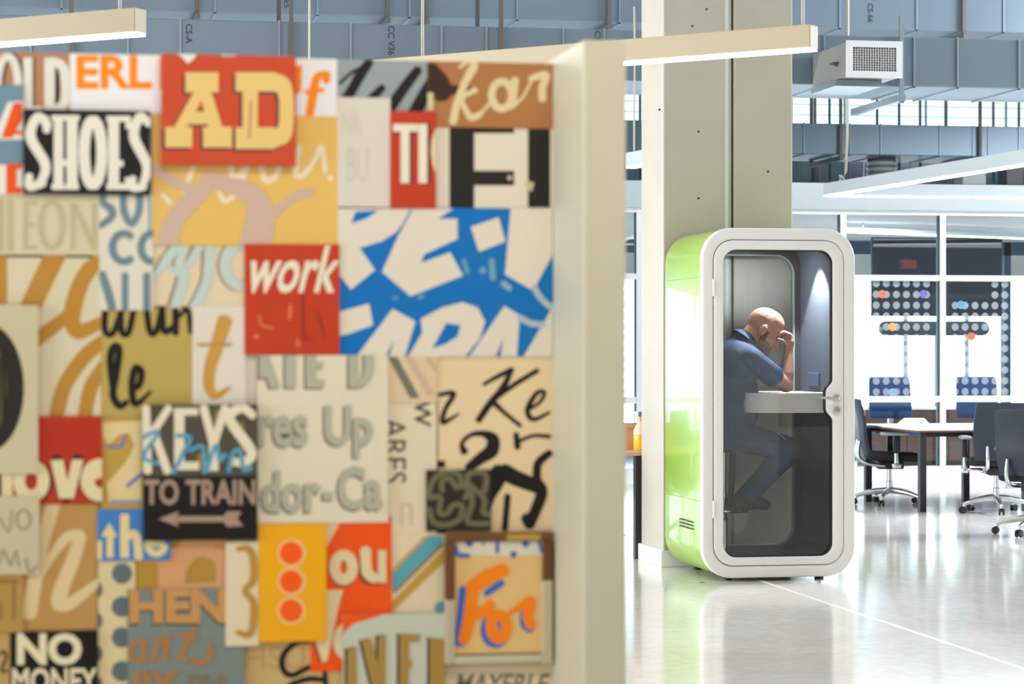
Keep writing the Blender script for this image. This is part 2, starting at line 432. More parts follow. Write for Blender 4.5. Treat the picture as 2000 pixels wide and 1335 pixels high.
bmesh.ops.rotate(bm, verts=bm.verts[:], cent=(0, 0, 0), matrix=Matrix.Rotation(-math.pi/2, 3, 'Y')); bmesh.ops.translate(bm, verts=bm.verts[:], vec=(0, .28, (b.z-a.z)*.45))
box(bm, (-.06, .2, (b.z-a.z)*.45-.008), (-.045, .3, (b.z-a.z)*.45+.008))
obj('damper_handle', bm, m_hang, t)
bm = NB(); box(bm, R((a.x-.02, gy+.25, a.z-.05)), R((b.x-.1, YB-.05, a.z+.005))); obj('base_flange', bm, m_galv2, t)
# unistrut arm under the grille
bm = NB(); a2 = onY(1762, 178, YB-.06); box(bm, (a2.x-.03, YB-.07, 3.68), (a2.x+.03, YB+1.3, 3.74)); box(bm, (a2.x-.02, YB-.06, 3.66), (a2.x+.02, YB-.03, 4.45))
tag(obj('strut_channel', bm, mat('strut_zinc', (128, 140, 148), .4, metal=.5)), 'perforated zinc strut bracket under the duct beside the white grille', 'strut')

# ================================================================ PENDANT LIGHTS
m_lamp_warm = mat('lamp_body_beige', (186, 170, 142), .5)
m_lamp_cool = mat('lamp_body_white', (190, 199, 204), .45)
m_led = mat('led_diffuser', (255, 250, 245), .5, emit=9)
m_cable = mat('cable_grey', (176, 172, 160), .5)
def pendant(label, p0, p1, h, w, body, cables, group='linear pendant lights'):
    p0 = Vector(p0); p1 = Vector(p1); d = (p1-p0); L = d.length; rz = math.atan2(d.y, d.x)
    t = thing('pendant_light', label, 'pendant light', p0, rz, group)
    bm = NB(); box(bm, (0, -w/2, 0), (L, w/2, h), .004, 1); obj('housing', bm, body, t)
    bm = NB(); box(bm, (.004, -w/2+.004, -.012), (L-.004, w/2-.004, .001)); obj('diffuser', bm, m_led, t, label='glowing white strip')
    for c, top in cables:
        bm = NB(); tube(bm, [(c, 0, h), (c, .0, h+.3), (c+.012, 0, h+.8), (c, 0, top-p0.z)], .008, 6, 3); obj('cable', bm, m_cable, t)
    return t
# P(px, top y) at a given height
LZ = 2.92; LH = .112
def lpt(px, py_bot):                      # a point of the lamp's lower edge at height LZ
    v = F*(LZ-EYE)/(HZ-py_bot); d = ray(px); return Vector((d[0]*v, d[1]*v, LZ))
a = lpt(1590, 94); b = lpt(738, 158)
pendant('beige linear pendant crossing in front of the concrete column', b, a, LH, .09, m_lamp_warm, [((a-b).length-.06, 4.6), (.3, 4.6)])
a = lpt(275, 64); b = lpt(-60, 90)
pendant('beige linear pendant at the top left above the collage', b, a, LH, .09, m_lamp_warm, [((a-b).length-.12, 4.6)])
# triangular pendant
LZ = 2.92
v0 = lpt(1617, 381); v1 = lpt(2060, 311); v2 = lpt(2120, 386)
t = thing('triangular_pendant_light', 'white triangular ring pendant near the right edge', 'pendant light', v0, 0)
for p, q in ((v0, v1), (v0, v2), (v1, v2)):
    d = q-p; L = d.length; rz = math.atan2(d.y, d.x); M = Matrix.Translation(p-v0) @ Matrix.Rotation(rz, 4, 'Z')
    bm = NB(); box(bm, (0, -.045, 0), (L, .045, LH), .003, 1, M); obj('housing', bm, m_lamp_cool, t)
    bm = NB(); box(bm, (.004, -.041, -.014), (L-.004, .041, .001), M=M); obj('diffuser', bm, m_led, t, label='glowing white strip')
bm = NB(); tube(bm, [(.25, .3, LH), (.22, .3, LH+.1), (.3, .32, LH+.45), (.3, .32, 4.0)], .014, 8, 4); obj('cable', bm, m_cable, t)
# small far pendant seen in the gap left of the column
a = lpt(1330, 308); b = lpt(1231, 326)
pendant('white linear pendant far behind in the gap left of the column', b, a, LH, .09, m_lamp_cool, [(.08, 4.2)])
# loose power cable hanging in front of the long duct at left
x = onY(603, 0, 17.0); bm = NB(); tube(bm, [(x.x, 17.0, 2.9), (x.x+.005, 17, 4), (x.x, 17.0, 5.2)], .009, 6, 3)
tag(obj('hanging_cable', bm, m_cable), 'thin pale cable hanging in front of the long duct above the collage', 'cable')

# ================================================================ COLUMN
cx0, cx1, cy = onY(1295, 500, 15.7).x, onY(1548, 500, 15.7).x, 15.70
gx = onY(1431, 300, cy).x
bm = NB(); box(bm, (cx0, cy, 0), (gx-.007, cy+.62, 7.0), .010, 2); box(bm, (gx+.007, cy, 0), (cx1, cy+.62, 7.0), .010, 2); box(bm, (gx-.02, cy+.3, 0), (gx+.02, cy+.5, 7))
col = struct('column', bm, mat('column_paint', (188, 181, 167), .5, noise=.04, nscale=3))
bm = NB(); box(bm, (cx0-.018, cy-.018, 0), (gx, cy+.64, .11), .004, 1); obj('skirting', bm, m_white, col)
bm = NB(); box(bm, (gx-.052, cy-.004, 0), (gx-.030, cy+.002, 7)); obj('seam_strip', bm, mat('strip_pale', (206, 214, 208), .4), col)
bm = NB()
for px, py in ((1352, 51), (1380, 18), (1364, 257), (1364, 387), (1500, 335), (1288, 214)):
    p = onY(px, py, cy); g = bmesh.ops.create_circle(bm, cap_ends=True, segments=8, radius=.008)
    for v in g['verts']: v.co = Vector((p.x+v.co.x, cy-.0015, p.z+v.co.y))
obj('nail_hole', bm, mat('hole_dark', (60, 54, 48), .9), col)

# ================================================================ COLLAGE WALL
PY = 5.445
PT = 2.113
def pan(px, py, d=0.):
    p = onY(px, py, PY); return Vector((p.x, PY-d, p.z))
m_board = mat('collage_board_cream', (226, 214, 192), .55, noise=.05)
t = thing('collage_partition', 'thick free-standing partition whose face is covered with painted lettering signs', 'partition', (0, PY, 0))
pr = onY(1079, 700, PY).x
bm = NB(); box(bm, (-1.0, 0, 0), (pr, .14, PT-.004)); obj('board', bm, m_board, t)
# post at its end, standing proud of the face
fx0 = onY(1080, 700, PY).x; fyf = PY-.33; fx0f = onY(1144, 700, fyf).x; fx1f = onY(1229, 700, fyf).x
bm = NB(); box(bm, (pr, -.33, 0), (fx1f-(fx0f-pr), .14, PT+.015), .006, 2); obj('end_post', bm, mat('post_paint', (206, 197, 170), .45, noise=.02), t)

LAYER = (0, .004, .008, .013, .019)
PAINT = {}
def paint(c):
    c = tuple(int(x) for x in c)
    if c not in PAINT:
        m = mat('paint_%d_%d_%d' % c, c, .6, spec=.25); PAINT[c] = m
        n = m.node_tree.nodes; L = m.node_tree.links; b = n['Principled BSDF']
        t = n.new('ShaderNodeTexCoord'); ns = n.new('ShaderNodeTexNoise'); ns.inputs['Scale'].default_value = 9; ns.inputs['Detail'].default_value = 8; ns.inputs['Roughness'].default_value = .7
        r = n.new('ShaderNodeValToRGB'); r.color_ramp.elements[0].position = .36; r.color_ramp.elements[1].position = .78
        l = lin(c); worn = tuple(.90*l[i]+.10*(l[i]*.6+.4*(.42, .38, .30)[i]*min(1, sum(l)*1.2)) for i in range(3))
        r.color_ramp.elements[0].color = l+(1,); r.color_ramp.elements[1].color = worn+(1,)
        L.new(t.outputs['Object'], ns.inputs[0]); L.new(ns.outputs[0], r.inputs[0]); L.new(r.outputs[0], b.inputs['Base Color'])
    return PAINT[c]
def clip(bm, x0, x1, z0, z1):
    for co, no in (((x0, 0, 0), (-1, 0, 0)), ((x1, 0, 0), (1, 0, 0)), ((0, 0, z0), (0, 0, -1)), ((0, 0, z1), (0, 0, 1))):
        bmesh.ops.bisect_plane(bm, geom=bm.verts[:]+bm.edges[:]+bm.faces[:], plane_co=co, plane_no=no, clear_outer=True)
def spl(pts, n=7):
    if len(pts) < 3: return [Vector(p) for p in pts]
    return smoothpath([Vector((p[0], p[1], 0)) for p in pts], n)
class Art:
    """paint strokes given in the units of one zoomed detail: origin ox, oy and f units per pixel"""
    def __init__(s, ox=0, oy=0, f=1.0): s.o = (ox, oy); s.f = f; s.items = []
    def px(s, p): return (p[0]/s.f+s.o[0], p[1]/s.f+s.o[1])
    def poly(s, c, pts): s.items.append((c, 'p', [s.px(p) for p in pts])); return s
    def rect(s, c, x0, y0, x1, y1): return s.poly(c, [(x0, y0), (x1, y0), (x1, y1), (x0, y1)])
    def st(s, c, w, *pts, sharp=False):
        w = w if isinstance(w, (list, tuple)) else [w]*len(pts)
        s.items.append((c, 's', [s.px(p) for p in pts], [x/s.f for x in w], sharp)); return s
    def disc(s, c, x, y, rx, ry=None): 
        ry = ry or rx
        return s.poly(c, [(x+rx*math.cos(a*math.pi/18), y+ry*math.sin(a*math.pi/18)) for a in range(36)])
    def ring(s, c, w, x, y, rx, ry, a0=0, a1=360):
        n = 18; pts = [(x+rx*math.cos(math.radians(a0+(a1-a0)*k/n)), y+ry*math.sin(math.radians(a0+(a1-a0)*k/n))) for k in range(n+1)]
        return s.st(c, w, *pts, sharp=True)
    def txt(s, c, body, x0, y0, x1, y1, off=.02, shear=0., sp=1., rot=0):
        a = s.px((x0, y0)); b = s.px((x1, y1)); s.items.append((c, 't', body, a+b, off, shear, sp, rot)); return s
def stroke_faces(bm, pts, ws, sharp, d):
    P = [Vector((p[0], p[1], 0)) for p in pts]
    if len(ws) != len(P): ws = [ws[min(len(ws)-1, round(i*(len(ws)-1)/max(1, len(P)-1)))] for i in range(len(P))]
    if not sharp and len(P) > 2:
        n = 7; Q = smoothpath(P, n); WW = []
        for i in range(len(P)-1):
            for k in range(n): WW.append(ws[i]*(1-k/n)+ws[i+1]*k/n)
        WW.append(ws[-1]); P, ws = Q, WW
    L = []; N = len(P)
    for i in range(N):
        t = P[min(i+1, N-1)]-P[max(i-1, 0)]
        if t.length < 1e-6: t = Vector((1, 0, 0))
        t.normalize(); nn = Vector((-t.y, t.x, 0))*ws[i]/2
        L.append((P[i]+nn, P[i]-nn))
    def V(p, e=0): return bm.verts.new(pan(p.x, p.y, d+e*6e-6))
    vs = [(V(a, i), V(b, i)) for i, (a, b) in enumerate(L)]
    for a, b in zip(vs, vs[1:]):
        try: bm.faces.new((a[0], b[0], b[1], a[1]))
        except Exception: pass
    for i, sgn in ((0, -1), (N-1, 1)):
        t = (P[min(i+1, N-1)]-P[max(i-1, 0)]); 
        if t.length < 1e-6: continue
        t.normalize(); nn = Vector((-t.y, t.x, 0)); r = ws[i]/2; f = []
        for k in range(9):
            a = math.pi*k/8; f.append(V(P[i]+nn*r*math.cos(a)+t*sgn*r*.8*math.sin(a), i+(1 if i else -1)))
        bm.faces.new(f)
def painted(bm, pn, c, r, gap=.024):
    """one part for each word or mark that stands apart"""
    left = set(bm.faces); isl = []
    while left:
        f0 = left.pop(); st = [f0]; got = [f0]
        while st:
            f = st.pop()
            for e in f.edges:
                for g in e.link_faces:
                    if g in left: left.discard(g); st.append(g); got.append(g)
        xs = [v.co.x for f in got for v in f.verts]; zs = [v.co.z for f in got for v in f.verts]
        isl.append([got, min(xs), max(xs), min(zs), max(zs)])
    done = False
    while not done:
        done = True
        for i in range(len(isl)):
            for j in range(i+1, len(isl)):
                A_, B_ = isl[i], isl[j]
                if A_[1]-gap < B_[2] and B_[1]-gap < A_[2] and A_[3]-gap < B_[4] and B_[3]-gap < A_[4]:
                    isl[i] = [A_[0]+B_[0], min(A_[1], B_[1]), max(A_[2], B_[2]), min(A_[3], B_[3]), max(A_[4], B_[4])]; isl.pop(j); done = False; break
            if not done: break
    for got, *_ in isl:
        vs = {}; me = bpy.data.meshes.new(pn); V = []; FC = []
        for f in got:
            for v in f.verts:
                if v not in vs: vs[v] = len(V); V.append(v.co.copy())
            FC.append([vs[v] for v in f.verts])
        me.from_pydata(V, [], FC); me.materials.append(paint(c)); o = bpy.data.objects.new(pn, me); C.objects.link(o); o.parent = r
    bm.free()
def sign(kind, label, x0, y0, x1, y1, layer, col, arts=(), thick=None, pn='lettering'):
    d0 = LAYER[layer]; d1 = thick or LAYER[layer+1]-.0006
    a = pan(x0, y1); b = pan(x1, y0); zt = min(b.z, PT)
    bm = NB(); box(bm, (a.x, PY-d1, a.z), (b.x, PY-d0, zt), .0006, 1)
    r = obj(kind, bm, paint(col)); tag(r, label, 'sign', 'painted lettering signs on the collage partition')
    seq = 0; groups = []
    for art in (arts if isinstance(arts, (list, tuple)) else [arts]):
        for it in art.items:
            if not groups or groups[-1][0] != it[0]: groups.append((it[0], []))
            groups[-1][1].append(it)
    for c, its in groups:
        seq += 1; d = d1+.0004*seq; bm = NB()
        for it in its:
            d += 3e-5
            if it[1] == 'p': 
                try: bm.faces.new([bm.verts.new(pan(p[0], p[1], d)) for p in it[2]])
                except Exception: pass
            elif it[1] == 's': stroke_faces(bm, it[2], it[3], it[4], d)
            else:
                _, _, body, bx, off, sh, sp, rot = it
                me = text_mesh(body, off, sp)
                if not me.vertices: continue
                X = [v.co.x for v in me.vertices]; Z = [v.co.y for v in me.vertices]
                if rot: X, Z = Z, [-q for q in X]                     # reads downwards
                ax, bx_, az, bz = min(X), max(X), min(Z), max(Z); b2 = NB(); b2.from_mesh(me); bpy.data.meshes.remove(me)
                for v in b2.verts:
                    qx, qz = (v.co.y, -v.co.x) if rot else (v.co.x, v.co.y)
                    fx = (qx-ax)/(bx_-ax); fz = (qz-az)/(bz-az); h = bx[3]-bx[1]; wd = bx[2]-bx[0]-abs(sh)*h
                    v.co = pan(bx[0]+(0 if sh >= 0 else -sh*h)+fx*wd+sh*h*fz, bx[3]-fz*h, d)
                m3 = bpy.data.meshes.new('t'); b2.to_mesh(m3); b2.free(); bm.from_mesh(m3); bpy.data.meshes.remove(m3)
        clip(bm, a.x, b.x, a.z, zt)
        for f in bm.faces:
            f.normal_update()
            if f.normal.y > 0: f.normal_flip()
        painted(bm, pn, c, r)
    return r

CR = (226, 214, 192); BK = (30, 25, 23); OC = (190, 134, 48); SL = (112, 136, 142)
# ---- lowest layer: sheets pasted on the board
sign('lettered_sign', 'wide white sheet with orange ERL and f at the top left', 136, 92, 658, 232, 0, (240, 236, 232), Art()
     .txt((255, 140, 0), 'ERL', 149, 108, 297, 174, .035).rect((255, 140, 0), 312, 110, 330, 174).poly((255, 140, 0), [(577, 128), (590, 128), (588, 180), (575, 186)])
     .st((255, 140, 0), [16, 18, 15, 14], (602, 238), (612, 180), (620, 150), (640, 146)).disc((255, 140, 0), 637, 156, 8).st((255, 140, 0), 9, (598, 180), (630, 176)))
sign('lettered_sign', 'brown board with tall cream letters OLD at the top left corner', -80, 90, 136, 228, 0, (186, 128, 88), Art(0, 80, 3.926)
     .ring((70, 48, 40), 70, 78, 330, 78, 210).rect((70, 48, 40), 200, 130, 268, 560).rect((70, 48, 40), 350, 130, 460, 560)
     .ring((232, 224, 208), 62, 60, 330, 78, 210).rect((232, 224, 208), 180, 130, 250, 560).rect((232, 224, 208), 240, 500, 325, 545)
     .rect((232, 224, 208), 340, 130, 420, 560).st((232, 224, 208), 75, (400, 160), (480, 200), (505, 340), (490, 480), (410, 545)))
sign('lettered_sign', 'slate blue board with orange letters at the left edge beside SHOES', -80, 167, 47, 380, 1, (116, 142, 158), Art(0, 80, 3.926)
     .poly((232, 226, 212), [(-60, 760), (60, 470), (180, 460), (180, 760)]).poly((238, 84, 10), [(10, 745), (105, 480), (172, 472), (172, 600), (95, 745)])
     .poly((238, 84, 10), [(110, 690), (170, 690), (170, 720), (105, 720)]).rect((116, 142, 158), -60, 790, 190, 930).rect((232, 226, 212), -60, 950, 180, 1190)
     .rect((238, 84, 10), 48, 945, 128, 1175).rect((238, 84, 10), 48, 1120, 170, 1175).rect((238, 84, 10), 48, 945, 170, 985))
sign('lettered_sign', 'black board with tall cream letters SHOES', 46, 219, 293, 379, 2, BK, Art(0, 80, 3.926)
     .st((235, 226, 206), [60, 72, 80, 76, 60], (370, 650), (290, 590), (235, 740), (350, 960), (300, 1110), ).st((235, 226, 206), 60, (345, 600), (360, 690)).st((235, 226, 206), [66, 60], (330, 1090), (230, 1120), (225, 1040))
     .rect((235, 226, 206), 412, 580, 485, 1140).rect((235, 226, 206), 510, 580, 595, 1140).rect((235, 226, 206), 470, 915, 530, 965).rect((235, 226, 206), 395, 575, 500, 615).rect((235, 226, 206), 500, 575, 610, 615).rect((235, 226, 206), 395, 1100, 495, 1145).rect((235, 226, 206), 500, 1100, 605, 1145)
     .ring((235, 226, 206), 84, 712, 862, 68, 250)
     .rect((235, 226, 206), 828, 580, 912, 1145).rect((235, 226, 206), 815, 580, 1000, 625).rect((235, 226, 206), 960, 600, 1000, 680).rect((235, 226, 206), 900, 920, 945, 970).rect((235, 226, 206), 815, 1095, 1000, 1145).rect((235, 226, 206), 955, 1050, 1000, 1110)
     .st((235, 226, 206), [56, 72, 80, 76, 56], (1140, 640), (1070, 590), (1025, 740), (1125, 960), (1090, 1110)).st((235, 226, 206), 60, (1100, 1120), (1020, 1130), (1015, 1060)), thick=.020)
sign('lettered_sign', 'yellow sheet with mauve brush letters and faint white you', 297, 228, 659, 479, 1, (232, 186, 98), Art(290, 80, 3.338)
     .st((236, 222, 190), [36, 40, 34, 30, 34, 30], (985, 690), (955, 850), (1000, 880), (1080, 780), (1125, 690), (1150, 850)).st((236, 222, 190), 40, (730, 800), (760, 905), (820, 890), (860, 800)).st((236, 222, 190), 36, (530, 810), (560, 890), (640, 830)).st((236, 222, 190), 36, (650, 800), (600, 930)).st((236, 222, 190), 36, (290, 830), (225, 985)).st((236, 222, 190), 30, (90, 1000), (140, 1055)).st((236, 222, 190), 30, (460, 990), (500, 1045), (590, 985)).disc((236, 222, 190), 1185, 895, 20)
     .st((208, 176, 154), [150, 130, 120, 110, 100], (120, 1340), (160, 1190), (240, 1080), (340, 980), (400, 890)).st((208, 176, 154), [90, 100, 130, 160, 200, 190], (390, 900), (520, 940), (640, 980), (720, 1080), (720, 1200), (680, 1340))
     .st((208, 176, 154), [60, 50, 50, 60], (780, 1160), (870, 1080), (960, 1010), (1055, 990)).st((208, 176, 154), 70, (30, 830), (140, 900), (280, 980)))
A = Art(290, 80, 3.338); yl = (234, 196, 118); dk = (84, 52, 62)
def ADl(c, dx, dy):
    for q in ([(235, 215), (450, 215), (450, 345), (235, 345)], [(290, 340), (372, 340), (240, 580), (158, 580)], [(320, 340), (404, 340), (478, 580), (388, 580)], [(240, 470), (440, 470), (440, 552), (240, 552)], [(105, 568), (280, 568), (280, 703), (105, 703)], [(350, 568), (537, 568), (537, 703), (350, 703)],
              [(300, 330), (390, 330), (350, 400), (310, 400)], [(605, 215), (705, 215), (705, 710), (605, 710)], [(560, 215), (720, 215), (720, 340), (560, 340)], [(560, 572), (720, 572), (720, 712), (560, 712)], [(700, 215), (815, 215), (815, 340), (700, 340)], [(700, 572), (815, 572), (815, 712), (700, 712)]):
        A.poly(c, [(x+dx, y+dy) for x, y in q])
    A.st(c, [125, 110, 95, 95, 95, 110, 130], *[(x+dx, y+dy) for x, y in ((800, 278), (865, 300), (888, 380), (890, 460), (888, 550), (865, 622), (800, 642))])
ADl(dk, -16, 15); ADl(yl, 0, 0)
A.poly((206, 84, 50), [(338, 395), (355, 450), (318, 450)]).st((196, 140, 110), 14, (660, 400), (650, 640))
A.poly((236, 226, 214), [(180, 95), (310, 95), (290, 130), (250, 160), (215, 120)]).rect((236, 226, 214), 470, 92, 560, 110)
sign('lettered_sign', 'raised red board with yellow slab letters AD', 315, 104, 575, 323, 3, (204, 72, 38), A, thick=.034)
sign('lettered_sign', 'grey sheet with black brush strokes at the top of the partition', 658, 108, 836, 224, 0, (152, 160, 158), Art(640, 90, 4.044)
     .st(BK, [70, 85, 80, 90], (325, 130), (255, 230), (200, 330), (140, 430)).st(BK, 26, (95, 295), (190, 210), (310, 150)).st(BK, [60, 70], (430, 330), (340, 420)).st(BK, [70, 84, 90], (710, 190), (610, 320), (470, 520)).st(BK, [90, 100, 110], (830, 270), (760, 390), (670, 560)))
sign('lettered_sign', 'blank cream sheet right of the yellow sheet', 658, 192, 762, 412, 1, (222, 211, 194), Art(640, 90, 4.044)
     .txt((212, 201, 184), 'NR', 110, 520, 260, 700, .01).txt((212, 201, 184), 'BU', 150, 800, 320, 1080, .01))
sign('lettered_sign', 'brown board with cream script kar and a black smear', 834, 122, 1079, 248, 1, (176, 116, 66), Art(640, 90, 4.044)
     .st((62, 40, 28), [150, 180, 150], (800, 200), (870, 300), (900, 380)).st((62, 40, 28), [60, 90, 30], (780, 360), (950, 350), (1120, 340))
     .st((226, 204, 156), [40, 60, 62, 64], (1150, 130), (1080, 290), (1020, 450), (985, 600)).st((226, 204, 156), 30, (1040, 170), (1120, 120), (1170, 160), (1110, 270)).st((226, 204, 156), [50, 30, 56, 50], (1160, 350), (1060, 420), (1120, 560), (1200, 540)).st((226, 204, 156), 26, (1190, 550), (1290, 440))
     .ring((226, 204, 156), 62, 1370, 390, 80, 108).st((226, 204, 156), 62, (1475, 270), (1455, 470)).st((226, 204, 156), 24, (1450, 490), (1540, 400), (1610, 260)).st((226, 204, 156), [50, 60, 62, 64], (1600, 260), (1720, 230), (1690, 330), (1690, 420)).rect((214, 200, 150), 770, 370, 830, 510))
sign('lettered_sign', 'cream sheet with a huge black F and a black bar', 840, 244, 1079, 410, 0, (230, 216, 194), Art(640, 90, 4.044)
     .rect((38, 34, 30), 960, 640, 1155, 1300).rect((38, 34, 30), 960, 640, 1470, 688).rect((38, 34, 30), 1150, 985, 1470, 1100).rect((38, 34, 30), 1580, 635, 1755, 1275).disc((200, 186, 150), 1435, 1040, 20).poly((200, 186, 150), [(1560, 1060), (1630, 1080), (1610, 1150), (1570, 1130)]))
sign('lettered_sign', 'narrow red sheet with cream letters TI', 761, 219, 850, 407, 2, (196, 58, 28), Art(640, 90, 4.044)
     .rect((96, 30, 40), 515, 650, 690, 700).rect((96, 30, 40), 590, 650, 660, 1090).rect((96, 30, 40), 725, 610, 800, 1090)
     .rect((236, 224, 202), 510, 618, 705, 680).rect((236, 224, 202), 570, 618, 640, 1085).rect((236, 224, 202), 710, 618, 780, 1085)
     .poly((226, 208, 172), [(852, 640), (815, 740), (808, 840), (822, 940), (850, 1020)]))
BL = (0, 112, 186); C2 = (230, 216, 196)
sign('lettered_sign', 'large bright blue sheet with torn cream letter shapes', 659, 408, 1079, 696, 1, BL, Art(640, 390, 4.044)
     .poly(C2, [(60, 70), (660, 70), (620, 150), (540, 255), (420, 330), (250, 380), (370, 555), (180, 710), (60, 560)]).poly(C2, [(655, 70), (990, 70), (870, 150), (1020, 150), (1022, 310), (760, 430), (730, 500), (965, 415), (1065, 600), (650, 762), (425, 570), (560, 270)])
     .poly(C2, [(1125, 215), (1345, 140), (1400, 330), (1190, 412)]).poly(C2, [(1440, 70), (1770, 70), (1770, 440), (1660, 640), (1620, 720), (1395, 590)])
     .poly(C2, [(60, 890), (325, 820), (355, 990), (160, 1060), (60, 1080)]).poly(C2, [(510, 860), (690, 960), (605, 1240), (220, 1240)]).poly(C2, [(730, 940), (900, 850), (1060, 808), (1180, 850), (1240, 960), (1200, 1090), (1080, 1240), (630, 1240), (742, 1050)])
     .poly(C2, [(1390, 838), (1512, 910), (1490, 1240), (1110, 1240)]).poly(C2, [(1770, 850), (1770, 1240), (1540, 1240)])
     .poly(BL, [(215, 95), (395, 85), (310, 145), (185, 188)]).poly(BL, [(660, 70), (870, 150), (1000, 60)][:0] or [(870, 150), (960, 90), (1020, 150)]).st(BL, 14, (655, 80), (560, 260)).poly(BL, [(930, 975), (1045, 990), (1020, 1080), (920, 1140), (825, 1170), (885, 1060)]).poly(BL, [(1770, 440), (1770, 800), (1660, 640)]).poly(BL, [(450, 1240), (520, 1110), (480, 1240)]).poly(BL, [(1320, 1240), (1380, 1100), (1360, 1240)])
     .st((176, 192, 196), 50, (1625, 690), (1680, 780), (1760, 850)).st((176, 192, 196), 50, (1510, 930), (1600, 975), (1700, 985)).st((96, 156, 196), 40, (1070, 480), (1100, 570)).st((110, 160, 190), 50, (1290, 480), (1300, 620)).disc((110, 160, 190), 1220, 560, 28).st((140, 170, 190), 50, (1380, 660), (1430, 700)).st((110, 160, 190), 26, (520, 780), (540, 770)).st((110, 160, 190), 40, (720, 770), (740, 760)))
sign('lettered_sign', 'pale sheet with faint outlined letters NEON below the slate blue board', -80, 378, 197, 502, 0, (216, 200, 162), Art(0, 360, 4.172)
     .rect((194, 176, 132), -40, 120, 30, 540).rect((194, 176, 132), 60, 120, 110, 540).ring((196, 180, 136), 40, 420, 330, 90, 190).rect((196, 180, 136), 190, 140, 225, 530).rect((196, 180, 136), 190, 140, 300, 165).rect((196, 180, 136), 190, 500, 300, 530).rect((196, 180, 136), 190, 320, 280, 345).rect((196, 180, 136), 575, 150, 610, 530).st((196, 180, 136), 34, (610, 170), (760, 520)).rect((196, 180, 136), 750, 150, 785, 530))
sign('lettered_sign', 'cream sheet with slate blue letters SOU CO ALL beside NEON', 194, 377, 299, 606, 1, (226, 215, 194), Art(0, 360, 4.172)
     .st(SL, [58, 62, 66, 60, 54], (850, 60), (835, 140), (910, 210), (905, 270), (820, 335)).st(SL, [60, 60, 58, 60, 60], (1005, 60), (1010, 220), (1070, 320), (1130, 220), (1135, 60)).rect(SL, 1208, 60, 1224, 370).ring(SL, 62, 1010, 515, 95, 115, 55, 305).ring(SL, 62, 1240, 515, 92, 115, 80, 290).st(SL, [66, 70, 66], (830, 730), (880, 880), (915, 1020)).rect(SL, 990, 720, 1045, 1030).rect(SL, 1165, 720, 1225, 1030))
sign('lettered_sign', 'tan sheet with ochre brush script loops at the left edge', -80, 498, 197, 815, 0, (220, 204, 170), Art(0, 360, 4.172)
     .rect(OC, -60, 580, 58, 975).poly(OC, [(350, 580), (540, 580), (330, 1020), (320, 1000), (160, 990)]).st(OC, [110, 130, 135, 140, 130, 120, 90], (850, 590), (720, 700), (640, 850), (595, 1010), (590, 1130), (650, 1200), (830, 1120)).st(OC, [130, 110, 100], (260, 1290), (420, 1170), (580, 1050))
     .st(OC, [110, 120, 120, 120], (850, 1270), (690, 1400), (530, 1630), (460, 1880)).st(OC, [110, 115, 115], (850, 1480), (740, 1650), (690, 1880)))
sign('lettered_sign', 'tall grey cream sheet with a scratched black oval at the left edge', -90, 596, 75, 926, 3, (206, 190, 152), Art()
     .disc((46, 40, 32), -25, 757, 72, 125).disc((92, 82, 62), -30, 757, 44, 100).st((46, 40, 32), 7, (5, 680), (10, 840)).st((46, 40, 32), 8, (20, 690), (18, 830)).st((46, 40, 32), 5, (-2, 700), (-4, 810)), pn='painted_oval')
sign('lettered_sign', 'red sheet with rounded cream letters love below the ochre loops', -80, 812, 199, 985, 2, (184, 46, 20), Art(0, 580, 3.3375)
     .st((60, 24, 14), 90, (10, 1160), (30, 1330)).ring((60, 24, 14), 84, 215, 1200, 85, 100).st((60, 24, 14), 84, (370, 1060), (430, 1300), (510, 1060)).ring((60, 24, 14), 96, 655, 1195, 85, 100)
     .rect((228, 208, 160), 12, 1100, 82, 1320).ring((228, 208, 160), 80, 205, 1195, 80, 100).poly((228, 208, 160), [(330, 1060), (410, 1055), (440, 1190), (470, 1055), (545, 1055), (480, 1310), (385, 1310)]).ring((228, 208, 160), 92, 650, 1190, 80, 96, 20, 330).st((228, 208, 160), 50, (590, 1170), (720, 1130)))
sign('lettered_sign', 'greyish sheet with faint pencil script at the lower left edge', -80, 966, 77, 1122, 3, (204, 186, 150), Art(0, 880, 2.934)
     .st((150, 134, 104), 10, (0, 380), (50, 460), (70, 340)).ring((150, 134, 104), 12, 135, 390, 40, 55).st((150, 134, 104), 10, (0, 640), (20, 560), (60, 650), (90, 570), (110, 660)).st((150, 134, 104), 12, (150, 610), (170, 690), (215, 650)))
sign('lettered_sign', 'tan sheet with a big cream brush letter h', 40, 974, 192, 1232, 1, (190, 142, 76), Art(0, 880, 2.934)
     .st((224, 198, 146), [80, 76, 80, 84, 86], (310, 290), (270, 430), (230, 580), (200, 740), (170, 930)).st((224, 198, 146), [40, 50, 60, 60], (240, 700), (310, 580), (390, 490), (460, 480)).st((224, 198, 146), [70, 80, 86, 90, 70, 40], (460, 490), (420, 620), (360, 770), (340, 870), (420, 860), (560, 750)))
sign('lettered_sign', 'ochre scrap with thin ruled lines above the no money board', -80, 1120, 46, 1236, 2, (182, 140, 70), Art(0, 880, 2.934)
     .rect((130, 96, 46), -20, 740, 110, 752).rect((120, 90, 46), 75, 760, 84, 960).rect((120, 90, 46), 0, 860, 8, 960))
sign('lettered_sign', 'black board with cream letters NO MONEY at the bottom left', 20, 1229, 191, 1420, 2, (26, 18, 16), Art()
     .txt((234, 218, 176), 'NO', 33, 1234, 160, 1297, .045).txt((234, 218, 176), 'MONEY', 24, 1302, 190, 1352, .025))
sign('lettered_sign', 'tan scrap with a black figure 2 in the bottom left corner', -80, 1229, 21, 1420, 1, (196, 156, 92), Art().st((46, 34, 24), 5, (0, 1276), (8, 1270), (12, 1282), (3, 1308), (14, 1308)))
